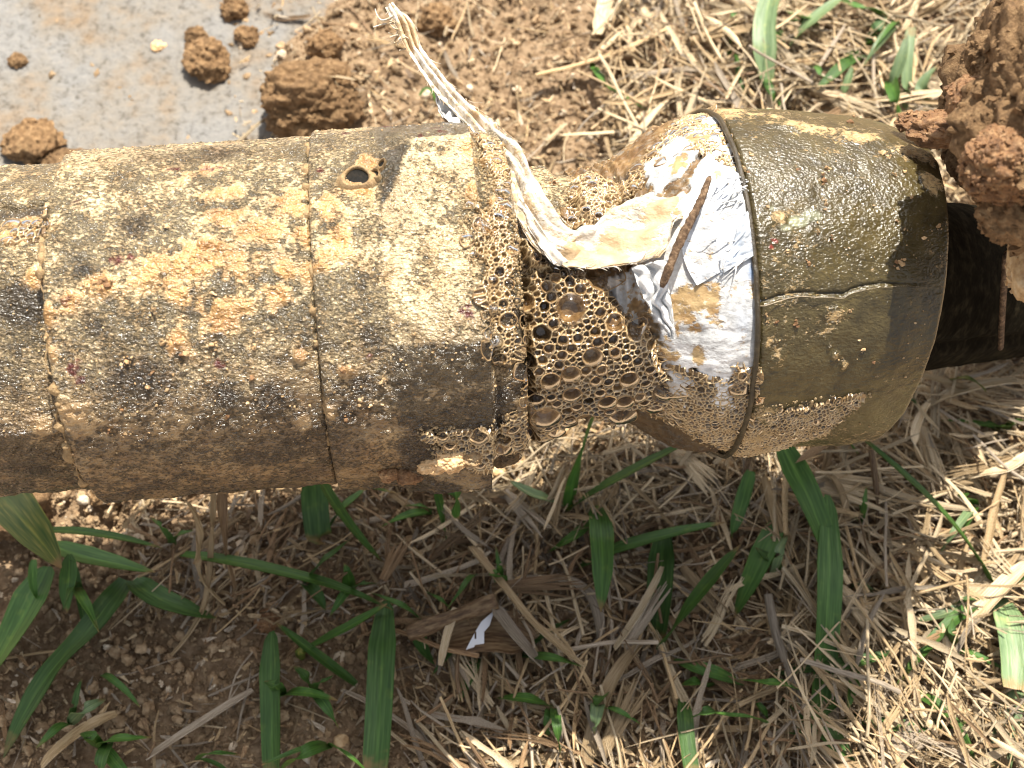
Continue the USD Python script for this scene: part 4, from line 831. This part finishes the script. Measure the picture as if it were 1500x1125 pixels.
for i in np.where(single)[0]:
    v, f, u = straw_shape(trng, ['flat', 'stem', 'flat', 'stem', 'split'][SK[i] % 5]); s = SL[i]
    q = (v * [s, s * SW[i] * min(1.0, .024 / s) , s * min(1.0, .024 / s)]) @ rot(SY[i], ST[i]).T + SP[i]
    x, y = pxy[i]; where = ('in the litter behind the pipe' if y < 300 else 'in the sunlit litter right of the shadow' if x > 1220 else 'in the litter under the pipe neck' if y < 770 and x > 600 else 'in the shade below the pipe' if x > 600 else 'on the shaded soil at lower left')
    m = usdkit.mesh(stage, path_for('straw'), (q - SP[i], f), M[STRAWS[SM[i]]], smooth=50 if False else False)
    UsdGeom.Xformable(m).AddTranslateOp().Set(Gf.Vec3d(*map(float, SP[i]))); add_uvw(m, u)
    kd = ['flat', 'round', 'flat', 'round', 'split'][SK[i] % 5]; ln = 'long' if SL[i] > .022 else 'short'
    tag(m.GetPrim(), f'{ln} {kd} {TONE[SM[i]]} dry straw stalk lying {where}', 'straw', f'{ln} {kd} {TONE[SM[i]]} straw {where}')
rest = np.where(~single)[0]
protos, pid = [], {}
for kx in range(len(shapes)):
    for mx in range(4):
        pid[kx, mx] = len(protos); v, f, u = shapes[kx]; protos.append(((v, f), M[STRAWS[mx]], u))
qs = []
for i in rest:
    cy, sy, cp, sp = math.cos(SY[i] / 2), math.sin(SY[i] / 2), math.cos(ST[i] / 2), math.sin(ST[i] / 2)
    qs.append((cy * cp, -sy * sp, cy * sp, sy * cp))
sl = SL[rest]; sw = np.minimum(1, .024 / sl) * SW[rest]
def instancer_straw():
    path = path_for('straw_litter'); pi = UsdGeom.PointInstancer.Define(stage, path); targets = []
    for k, ((v, f), m, u) in enumerate(protos):
        me = usdkit.mesh(stage, f'{path}/piece_{k:03d}', (v, f), m, smooth=False); add_uvw(me, u); targets.append(f'{path}/piece_{k:03d}')
    pi.CreatePrototypesRel().SetTargets(targets)
    pi.CreatePositionsAttr(Vt.Vec3fArray.FromNumpy(SP[rest].astype(np.float32))); pi.CreateProtoIndicesAttr(Vt.IntArray.FromNumpy(np.array([pid[SK[i], SM[i]] for i in rest], np.int32)))
    pi.CreateOrientationsAttr(Vt.QuathArray([Gf.Quath(*map(float, q)) for q in qs])); pi.CreateScalesAttr(Vt.Vec3fArray.FromNumpy(np.c_[sl, sl * sw, sl * sw].astype(np.float32)))
    tag(pi.GetPrim(), 'matted litter of short dry straw covering the ground round the pipe', 'straw litter', kind='stuff')
instancer_straw()
# short chips and broken bits between the stalks
crng = np.random.default_rng(81)
CP, CM = [], []
for pl, n, *_, tones in LITTER:
    pg = Polygon(pl); x0, y0, x1, y1 = pg.bounds; q = np.c_[crng.uniform(x0, x1, n * 9), crng.uniform(y0, y1, n * 9)]; q = q[shapely.contains_xy(pg, q[:, 0], q[:, 1])][:int(n * 3.2)]
    CP += [on_ground(a, b, .001 + .006 * crng.uniform() ** 2) for a, b in q]; CM += list(crng.choice(4, len(q), p=tones))
CP = np.array(CP); CP[:, 2] += np.maximum(soil_height(CP[:, :2]), -.001); CM = np.array(CM)
def bit(r):
    h = trimesh.convex.convex_hull(r.normal(size=(14, 3)) * [1, .26, .16]); v = np.array(h.vertices) / 2.2
    return (v, np.array(h.faces)), np.c_[v[:, 1] * 6, v[:, 0] * .8, v[:, 2] * 6]
bits = [(*bit(crng), mx) for mx in range(4) for _ in range(4)]
cs = (.0008 + .0024 * crng.uniform(size=len(CP)) ** 2); ya, pa = crng.uniform(0, np.pi, len(CP)), crng.normal(0, .3, len(CP))
instancer('straw_chips', [(b[0], M[STRAWS[b[2]]], b[1]) for b in bits], CP, np.c_[np.cos(ya / 2) * np.cos(pa / 2), -np.sin(ya / 2) * np.sin(pa / 2), np.cos(ya / 2) * np.sin(pa / 2), np.sin(ya / 2) * np.cos(pa / 2)],
          np.c_[cs, cs * crng.uniform(.6, 1.3, len(cs)), cs], CM * 4 + crng.integers(0, 4, len(CM)), label='short chips and broken bits of straw between the stalks', cat='straw chips', kind='stuff')
# sheaths split into a fan of fibres
def sheath(px, py, px2, py2, wpx, m, label, z=8):
    a, b = on_ground(px, py, z * .001), on_ground(px2, py2, (z + 3) * .001); L = np.linalg.norm(b - a); d = (a - CAM) @ DN; w = wpx * d / F; ax = (b - a) / L; sd = np.cross(ax, [0, 0, 1.0]); parts, uvs = [], []
    for i in range(11):
        o = (i - 5) / 5; t = np.linspace(0, 1, 9)[:, None]; ln = crng.uniform(.7, 1.05)
        c = a + ax * L * t * ln + sd * w * .5 * o * (.35 + .65 * t) + np.array([0, 0, 1.0]) * (.0012 * (1 - o * o) * (1 - .4 * t) + .0007 * crng.normal() * t) + sd * w * .1 * crng.normal() * t * t
        v, f, u = blade_strip(c, w * .075 * np.interp(t[:, 0], [0, .7, 1], [1.1, 1, .25]), np.array([0, 0, 1.0]) + sd * o * .6, -.4, 3, .00015); u[:, 2] += i * 2.3; parts.append((v, f)); uvs.append(u)
    v, f = join(parts); me = usdkit.mesh(stage, path_for('straw_sheath'), (v - a, f), M[m], smooth=False); UsdGeom.Xformable(me).AddTranslateOp().Set(Gf.Vec3d(*map(float, a))); add_uvw(me, np.vstack(uvs)); tag(me.GetPrim(), label, 'straw sheath')
for q in [(1385, 905, 1500, 800, 60, 'straw_pale', 'broad fanned pale sheath at the lower right edge'), (1160, 695, 1310, 735, 50, 'straw_pale', 'pale split sheath under the sleeve end'), (915, 950, 975, 855, 26, 'straw_grey', 'grey split sheath beside the drooping blade'),
          (880, 1110, 940, 985, 36, 'straw_tan', 'broad tan split sheath at the bottom middle'), (1290, 1120, 1360, 1060, 46, 'straw_grey', 'grey fanned sheath at the bottom right'), (980, 650, 1055, 720, 34, 'straw_pale', 'pale split sheath in the sun under the neck'),
          (1120, 700, 1160, 830, 26, 'straw_tan', 'tan split sheath standing left of the long upright blade'), (1350, 620, 1385, 730, 34, 'straw_pale', 'pale curled sheath right of the sleeve end'), (720, 860, 850, 850, 30, 'straw_brown', 'brown split sheath above the leaf scrap'),
          (560, 850, 590, 790, 26, 'straw_brown', 'brown broken sheath under the nut'), (1010, 60, 1100, 30, 30, 'straw_tan', 'tan split sheath near the top edge'), (1190, 130, 1300, 170, 28, 'straw_pale', 'pale split sheath right behind the sleeve'), (740, 720, 800, 780, 30, 'straw_grey', 'grey fibrous sheath at the shadow tip'),
          (1230, 860, 1300, 930, 40, 'straw_pale', 'pale split sheath right of the long upright blade'), (1000, 830, 1060, 900, 26, 'straw_tan', 'tan split sheath behind the bright blade')]: sheath(*q, z=10)
# single stalks that stand out
def hero_straw(pts, wpx, m, label, kind='flat', name='straw'):
    P = smooth_curve([on_ground(x, y, z * .001) for x, y, z in pts], 26); d = ((P - CAM) @ DN).mean(); w = wpx / 2 * d / F
    if kind == 'flat': v, f, u = blade_strip(P, w * np.interp(np.linspace(0, 1, 26), [0, .08, .8, 1], [.7, 1, .9, .5]), UP * .9 + np.array([.1, .2, .6]), .25, 6, .0004)
    else:
        v, f = tube(P, w * (1 + .12 * np.sin(np.linspace(0, 9, 26))), 8); u = np.c_[np.append(np.tile(np.arange(8), 26) / 2., [0, 0]), np.append(np.repeat(np.linspace(0, 2, 26), 8), [0, 2]), np.zeros(len(v))]
    base = P.mean(0); me = usdkit.mesh(stage, path_for(name), (v - base, f), M[m], smooth=40 if False else True); UsdGeom.Xformable(me).AddTranslateOp().Set(Gf.Vec3d(*map(float, base))); add_uvw(me, u)
    tag(me.GetPrim(), label, 'straw')
HS = [([(785, 110, 8), (850, 95, 9), (985, 38, 12)], 20, 'straw_tan', 'long tan stalk slanting up behind the neck of the pipe'),
      ([(400, 118, 14), (450, 110, 20), (520, 116, 16)], 14, 'straw_pale', 'pale stalk lying across the large dark clod'),
      ([(490, 118, 18), (505, 150, 12), (520, 178, 6)], 10, 'straw_pale', 'short stalk hanging down the right of the large dark clod'),
      ([(890, -10, 8), (876, 50, 6)], 24, 'straw_pale', 'broad pale stalk cut by the top edge above the neck'),
      ([(345, 212, 6), (385, 175, 7)], 9, 'straw_pale', 'thin pale stalk on the slab by the socket body'),
      ([(795, 215, 4), (830, 180, 8)], 18, 'straw_pale', 'short broad stalk right of the rising tape'),
      ([(275, 735, 30), (292, 775, 22), (290, 830, 14), (330, 885, 5)], 12, 'straw_tan', 'kinked tan stalk below the socket body'),
      ([(312, 720, 26), (310, 790, 16), (300, 880, 8), (250, 960, 4)], 9, 'straw_tan', 'long thin tan stalk running down to the shaded soil'),
      ([(325, 720, 26), (330, 800, 14), (345, 860, 6)], 16, 'straw_brown', 'brown sheath beside the kinked tan stalk'),
      ([(598, 928, 13), (660, 905, 15), (728, 880, 17)], 24, 'straw_brown', 'thick brown stalk above the brown scrap'),
      ([(725, 890, 17), (755, 930, 16), (795, 975, 13)], 24, 'straw_grey', 'broad greyish blade slanting across the brown scrap'),
      ([(668, 890, 16), (655, 930, 15), (645, 975, 12)], 13, 'straw_pale', 'pale stalk standing left of the brown scrap'),
      ([(690, 800, 12), (740, 860, 17), (790, 920, 16), (858, 975, 13)], 14, 'straw_tan', 'long tan stalk slanting through the middle of the litter'),
      ([(740, 850, 9), (830, 850, 10), (870, 880, 10), (880, 940, 6)], 22, 'straw_grey', 'arched grey sheath left of the drooping green blade'),
      ([(1125, 870, 14), (1135, 920, 12), (1170, 1020, 10), (1225, 1125, 6)], 13, 'straw_grey', 'long grey string-like stalk at bottom right of the middle'),
      ([(1276, 660, 20), (1284, 720, 14), (1288, 800, 4)], 9, 'straw_brown', 'thin reddish stalk standing in the sunlit straw'),
      ([(900, 950, 12), (945, 880, 16), (970, 830, 12)], 12, 'straw_pale', 'pale stalk rising beside the drooping green blade'),
      ([(860, 1120, 8), (890, 1010, 12), (940, 940, 12)], 22, 'straw_tan', 'broad tan sheath at the bottom middle'),
      ([(60, 1125, 4), (120, 1070, 7), (170, 1045, 5)], 26, 'straw_tan', 'broad tan stalk at the bottom left corner'),
      ([(215, 1110, 4), (290, 1060, 7), (370, 1010, 5)], 16, 'straw_grey', 'pale grey stalk slanting over the bottom left soil'),
      ([(640, 1100, 4), (560, 1040, 6), (500, 1010, 4)], 10, 'straw_grey', 'grey stalk on the bottom soil left of the middle'),
      ([(1350, 600, 14), (1400, 575, 18), (1470, 560, 18), (1520, 565, 14)], 26, 'straw_pale', 'broad pale stalk just below the outlet pipe'),
      ([(1250, 700, 10), (1330, 730, 14), (1420, 745, 14)], 22, 'straw_pale', 'broad pale stalk under the sleeve end'),
      ([(1380, 960, 6), (1430, 900, 13), (1510, 820, 16)], 30, 'straw_pale', 'broad sunlit stalk at the lower right edge'),
      ([(1360, 690, 8), (1340, 640, 16), (1360, 590, 18)], 14, 'straw_pale', 'curled pale stalk right under the sleeve'),
      ([(1180, 690, 12), (1220, 700, 14), (1240, 760, 12)], 14, 'straw_tan', 'bent tan stalk at the edge of the shadow'),
      ([(1420, 700, 12), (1460, 690, 16), (1510, 660, 16)], 20, 'straw_pale', 'pale stalk slanting to the right edge below the outlet pipe')]
for i, (pts, w, m, lab) in enumerate(HS): hero_straw(pts, w, m, lab, 'stem' if i in (9, 15, 14) else 'flat')

# ---------------------------------------------------------------- grass
def leaf_geo(pts, wpx, shape='blade', fold=.28, roll=0.0):
    P = smooth_curve([on_ground(x, y, z * .001) for x, y, z in pts], 30); d = ((P - CAM) @ DN).mean(); t = np.linspace(0, 1, 30)
    prof = np.interp(t, [0, .1, .35, .7, .9, 1], [.55, .85, 1, .82, .42, .03]) if shape == 'blade' else np.interp(t, [0, .15, .4, .7, .9, 1], [.25, .75, 1, .8, .4, .03]) if shape == 'oval' else np.interp(t, [0, .06, .3, .9, 1], [.2, .6, 1, .95, .8])
    v, f, u = blade_strip(P, wpx / 2 * d / F * prof, UP * .8 + np.array([roll, .1, .6]), 0, 7, .00016, fold)
    return v, f, u, P
def add_leaf(geo, m, parent=None, name='grass', **kw):
    v, f, u, P = geo
    pr = obj(name, (v, f), M[m], parent, **kw); add_uvw(UsdGeom.Mesh(pr), u); return pr
def plant(node, leaves, label, name='grass_plant'):
    b = on_ground(*node, .002); t = thing(name, b, label, 'grass plant')
    P = smooth_curve([[b[0], b[1], -.003], [b[0], b[1], .004], list(on_ground(node[0] + 3, node[1] - 6, .009))], 8)
    v, f = tube(P, .0011, 8); pr = obj('stem', (v, f), M['leaf_yellow'], t); add_uvw(UsdGeom.Mesh(pr), np.c_[v[:, :2] * 300, v[:, 2] * 80])
    for pts, w, m, *sh in leaves: add_leaf(leaf_geo(pts, w, *(sh or ['blade'])), m, t, 'leaf')
plant((830, 748), [([(832, 745, 8), (845, 690, 20), (874, 597, 34)], 24, 'leaf'), ([(835, 745, 8), (900, 705, 18), (1012, 645, 26)], 30, 'leaf'), ([(826, 742, 8), (790, 728, 14), (744, 703, 16)], 30, 'leaf_pale', 'oval')], 'three-leaved green shoot in the sun under the pipe neck')
plant((1458, 868), [([(1455, 866, 8), (1420, 800, 20), (1340, 710, 30), (1238, 622, 34)], 24, 'leaf'), ([(1455, 868, 8), (1400, 895, 12), (1332, 912, 9)], 24, 'leaf_pale'), ([(1462, 875, 8), (1482, 930, 14), (1488, 1010, 16)], 44, 'leaf_pale', 'strap'), ([(1450, 872, 8), (1385, 920, 14), (1312, 1005, 10)], 22, 'leaf'), ([(1465, 868, 8), (1490, 850, 14), (1530, 800, 18)], 20, 'leaf')], 'five-leaved shoot in the sunlit straw at the right edge')
plant((872, 752), [([(875, 745, 10), (882, 800, 17), (880, 897, 12)], 36, 'leaf'), ([(850, 830, 6), (920, 800, 12), (1062, 765, 14)], 30, 'leaf_dark'), ([(868, 760, 8), (835, 790, 10), (800, 810, 6)], 20, 'leaf')], 'shoot with a drooping blade just below the three-leaved one')
plant((440, 960), [([(440, 956, 5), (500, 925, 14), (567, 884, 18)], 28, 'leaf'), ([(522, 1003, 6), (470, 965, 10), (404, 912, 14)], 22, 'leaf')], 'bright two-leaved shoot in the shade at the bottom left of the middle')
plant((95, 805), [([(60, 778, 18), (140, 782, 22), (238, 803, 18)], 20, 'leaf'), ([(70, 795, 10), (140, 820, 14), (228, 838, 10)], 42, 'leaf_dark', 'oval'), ([(102, 812, 16), (100, 850, 17), (98, 898, 14)], 26, 'leaf', 'oval'), ([(110, 830, 8), (118, 880, 9), (132, 942, 5)], 12, 'leaf'), ([(50, 820, 12), (48, 850, 13), (55, 880, 10)], 13, 'leaf')], 'leafy shoot at the left edge beneath the pipe')
BL = [([(-30, 690, 30), (20, 745, 30), (90, 832, 24)], 66, 'leaf_yellow', 'oval', 'broad spotted yellow-green leaf at the left edge'),
      ([(70, 830, 8), (40, 890, 10), (-10, 980, 6)], 62, 'leaf_dark', 'strap', 'wide dark blade running off the left edge'),
      ([(185, 850, 8), (140, 910, 12), (70, 990, 8), (5, 1110, 3)], 44, 'leaf_dark', 'blade', 'long dark blade slanting down to the bottom left'),
      ([(195, 850, 8), (250, 885, 9), (318, 905, 5)], 44, 'leaf_dark', 'blade', 'dark blade lying on the shaded soil below the leafy shoot'),
      ([(268, 812, 10), (400, 835, 16), (480, 855, 15), (575, 893, 9)], 26, 'leaf', 'blade', 'long thin blade crossing the shade left of the middle'),
      ([(460, 690, 16), (462, 740, 14), (468, 792, 8)], 40, 'leaf_dark', 'strap', 'dark upright blade directly under the nut'),
      ([(468, 700, 22), (505, 760, 16), (560, 822, 8)], 26, 'leaf', 'blade', 'blade slanting right under the nut'),
      ([(560, 700, 22), (530, 705, 24), (580, 722, 18)], 24, 'leaf', 'blade', 'short blade tucked right under the nut bottom'),
      ([(398, 925, 6), (397, 1000, 10), (400, 1135, 8)], 36, 'leaf_dark', 'strap', 'dark strap blade standing on the bottom edge left of the middle'),
      ([(565, 880, 6), (560, 960, 12), (550, 1140, 10)], 42, 'leaf_dark', 'strap', 'dark strap blade running to the bottom edge below the bright shoot'),
      ([(640, 720, 20), (650, 760, 12), (655, 800, 6)], 16, 'leaf', 'blade', 'small blade below the clumps under the nut'),
      ([(670, 700, 24), (668, 720, 24), (672, 760, 16)], 30, 'leaf', 'blade', 'short sunlit blade at the tip of the shadow'),
      ([(1140, 640, 22), (1170, 700, 22), (1212, 800, 16)], 44, 'leaf', 'strap', 'broad blade coming out from under the sleeve'),
      ([(1212, 725, 16), (1214, 830, 18), (1205, 1005, 10), (1198, 1090, 5)], 42, 'leaf_dark', 'strap', 'long dark upright blade at the edge of the shadow'),
      ([(968, 948, 6), (1010, 890, 18), (1084, 798, 28)], 36, 'leaf', 'blade', 'bright blade in the shade right of the middle'),
      ([(972, 775, 8), (968, 850, 10), (962, 935, 5)], 40, 'leaf_dark', 'strap', 'dark blade behind the bright blade in the shade'),
      ([(1140, 765, 10), (1115, 820, 12), (1075, 905, 6)], 40, 'leaf_dark', 'blade', 'dark slanting blade left of the long upright one'),
      ([(1100, 690, 16), (1085, 740, 14), (1070, 790, 8)], 22, 'leaf_dark', 'blade', 'short dark blade under the left of the sleeve'),
      ([(1135, 985, 7), (1220, 975, 13), (1312, 952, 12)], 32, 'leaf_dark', 'blade', 'dark blade lying across the foot of the long upright one'),
      ([(1150, 1015, 5), (1200, 1060, 10), (1260, 1140, 8)], 44, 'leaf_dark', 'blade', 'dark blade at the bottom edge right of the middle'),
      ([(1085, 1000, 5), (1040, 985, 9), (985, 965, 5)], 34, 'leaf_dark', 'blade', 'dark flat blade below the bright blade'),
      ([(1000, 1020, 6), (1004, 1060, 10), (1015, 1140, 10)], 24, 'leaf', 'strap', 'green blade on the bottom edge of the middle'),
      ([(1240, 1050, 5), (1340, 1065, 10), (1420, 1055, 8)], 30, 'leaf_dark', 'blade', 'dark blade lying along the bottom right'),
      ([(1320, 1010, 6), (1380, 1040, 12), (1430, 1120, 9)], 26, 'leaf', 'blade', 'green blade in the bottom right corner'),
      ([(1490, 1000, 6), (1478, 1050, 9), (1462, 1135, 8)], 34, 'leaf_pale', 'strap', 'pale blade at the bottom of the right edge'),
      ([(700, 965, 4), (690, 985, 7), (672, 1030, 5)], 22, 'leaf_dark', 'blade', 'small dark blade below the brown scrap'),
      ([(610, 905, 5), (615, 940, 7), (640, 975, 4)], 24, 'leaf_dark', 'blade', 'dark blade left of the brown scrap'),
      ([(1125, 125, 12), (1120, 60, 18), (1135, -20, 20)], 34, 'leaf_pale', 'strap', 'pale broad blade at the top edge behind the neck'),
      ([(1155, 70, 12), (1190, 30, 18), (1245, -12, 20)], 26, 'leaf_pale', 'blade', 'pale blade slanting up to the top edge'),
      ([(866, 92, 8), (905, 135, 12), (955, 165, 8)], 12, 'leaf', 'blade', 'thin green blade behind the pipe neck'),
      ([(1290, 155, 10), (1312, 110, 18), (1328, 50, 22)], 20, 'leaf_pale', 'blade', 'pale green blade behind the sleeve, left of a pair'),
      ([(1325, 165, 10), (1328, 120, 18), (1335, 40, 22)], 16, 'leaf_pale', 'strap', 'pale green blade behind the sleeve, right of a pair'),
      ([(1225, 155, 8), (1238, 130, 12), (1248, 95, 14)], 16, 'leaf_pale', 'blade', 'short pale blade behind the middle of the sleeve'),
      ([(1130, 140, 8), (1140, 155, 12), (1152, 160, 12)], 14, 'leaf', 'blade', 'tiny bright blade over the sleeve edge'),
      ([(1078, 80, 8), (1082, 110, 12), (1095, 145, 10)], 9, 'leaf', 'blade', 'thin green blade behind the sleeve edge'),
      ([(1360, 160, 8), (1350, 130, 14), (1375, 95, 16)], 20, 'leaf_pale', 'blade', 'pale blade beside the large clod'),
      ([(1390, 70, 10), (1420, 75, 15), (1460, 95, 15)], 22, 'leaf_pale', 'blade', 'pale blade lying left of the large clod'),
      ([(1265, 620, 16), (1245, 645, 18), (1258, 665, 14)], 14, 'leaf', 'blade', 'small bright blade under the end of the sleeve'),
      ([(1340, 590, 18), (1330, 575, 20), (1352, 560, 20)], 20, 'leaf', 'blade', 'short green blade at the sleeve end'),
      ([(1385, 560, 16), (1420, 555, 22), (1445, 575, 18)], 16, 'leaf_yellow', 'blade', 'yellowing blade just below the outlet pipe'),
      ([(615, 140, 8), (625, 130, 9), (640, 155, 6)], 12, 'leaf', 'blade', 'small green blade left of the rising tape')]
for pts, w, m, sh, lab in BL:
    geo = leaf_geo(pts, w, sh, .22, float(rng.normal(0, .25)))
    add_leaf(geo, m, thing('grass_plant', geo[3][0], lab, 'grass plant'), 'leaf')

wr = np.random.default_rng(91)
for i in range(46):
    bx, by = (wr.uniform(-20, 620), wr.uniform(760, 1120)) if i < 14 else (wr.uniform(620, 1300), wr.uniform(720, 1120)) if i < 34 else (wr.uniform(1300, 1500), wr.uniform(600, 1100)) if i < 38 else (wr.uniform(1050, 1400), wr.uniform(5, 130))
    where = 'in the shade at lower left' if i < 14 else 'in the shaded litter under the neck and sleeve' if i < 34 else 'in the sunlit litter at the right' if i < 38 else 'in the litter behind the sleeve'
    b = on_ground(bx, by, .003); t = thing('grass_plant', b, f'small thin-leaved green shoot {where}', 'grass plant', f'small shoots {where}')
    for k in range(wr.integers(1, 4)):
        an, L = wr.uniform(0, 2 * np.pi), wr.uniform(35, 110); dx, dy = L * math.cos(an), L * math.sin(an) * .8; h = wr.uniform(8, 20)
        add_leaf(leaf_geo([(bx, by, 4), (bx + dx * .5, by + dy * .5 - 6, h), (bx + dx, by + dy, h * wr.uniform(.4, 1.1))], wr.uniform(9, 24), 'blade', .3, float(wr.normal(0, .4))), wr.choice(['leaf', 'leaf_dark', 'leaf', 'leaf_pale', 'leaf_yellow'], p=[.4, .35, .1, .1, .05]), t, 'leaf')

# ---------------------------------------------------------------- scraps in the shade
P = smooth_curve([on_ground(650, 938, .0115), on_ground(710, 925, .0125), on_ground(782, 938, .0115)], 24)
v, f, u = blade_strip(P, .0062 * np.interp(np.linspace(0, 1, 24), [0, .2, .8, 1], [.5, 1, 1, .4]), (0, .4, 1), .12, 8, .0005)
pr = obj('leaf_scrap', (v, f), M['straw_brown'], label='smooth dark brown scrap in place of muddy water under the crossed stalks', cat='leaf'); add_uvw(UsdGeom.Mesh(pr), u)  # leaf-shaped strip standing in for muddy water
outl = np.array([(684, 952), (690, 940), (700, 922), (706, 912), (722, 898), (716, 916), (708, 925), (708, 942), (695, 944), (690, 956)])
hole = np.array([(694, 925), (699, 924), (699, 937), (694, 938)])
to2 = lambda q: [tuple(on_ground(x, y, .0142)[:2]) for x, y in q]
fl = trimesh.creation.extrude_polygon(Polygon(to2(outl), [to2(hole)]).buffer(.0002), .0004, engine='earcut'); fl.apply_translation([0, 0, .0142])
obj('white_flake', fl, M['flake'], smooth=False, label='white flake shape with a hole, standing in for reflected sky, on the brown scrap', cat='flake')  # white shape added in place of the sky's reflection in water
for i, (x, y, r, m) in enumerate([(183, 783, 8, 'pebble'), (200, 786, 9, 'pebble'), (120, 730, 9, 'pebble'), (135, 725, 7, 'pebble'), (375, 790, 10, 'grain'), (640, 790, 8, 'pebble'), (600, 790, 9, 'grain'), (500, 1085, 12, 'grain'), (700, 1030, 8, 'pebble'), (820, 640, 12, 'grain'), (840, 655, 11, 'grain'), (730, 700, 12, 'grain'), (700, 705, 11, 'grain'), (760, 690, 12, 'grain'), (1000, 670, 12, 'grain'), (1060, 690, 11, 'grain')]):
    g = on_ground(x, y, .002); d = (g - CAM) @ DN; sc = r * d / F
    nm = ['white pebble on the shaded ground at left, left of a pair', 'white pebble on the shaded ground at left, right of a pair', 'pebble under the left end of the pipe', 'small pebble beside the one under the left end', 'pinkish stone under the nut edge', 'pale stone below the clumps of the nut', 'tan stone left of the pale stone below the nut', 'tan stone on the soil at the bottom', 'pebble between straws at the bottom', 'rounded pale lump in the sunlit litter, topmost', 'rounded pale lump under the topmost one', 'rounded pale lump at the shadow tip, middle of three', 'rounded pale lump at the shadow tip, leftmost of three', 'rounded pale lump at the shadow tip, rightmost of three', 'rounded pale lump under the left of the sleeve', 'rounded pale lump right of the one under the sleeve'][i]
    obj('pebble', lump([g[0], g[1], max(ground_z(g[0], g[1]), 0) + sc * .5 + (.006 if y < 710 and x > 650 else 0)], sc, 600 + i, 3, .3, (1, .8, .7)), M[m], label=nm, cat='pebble')
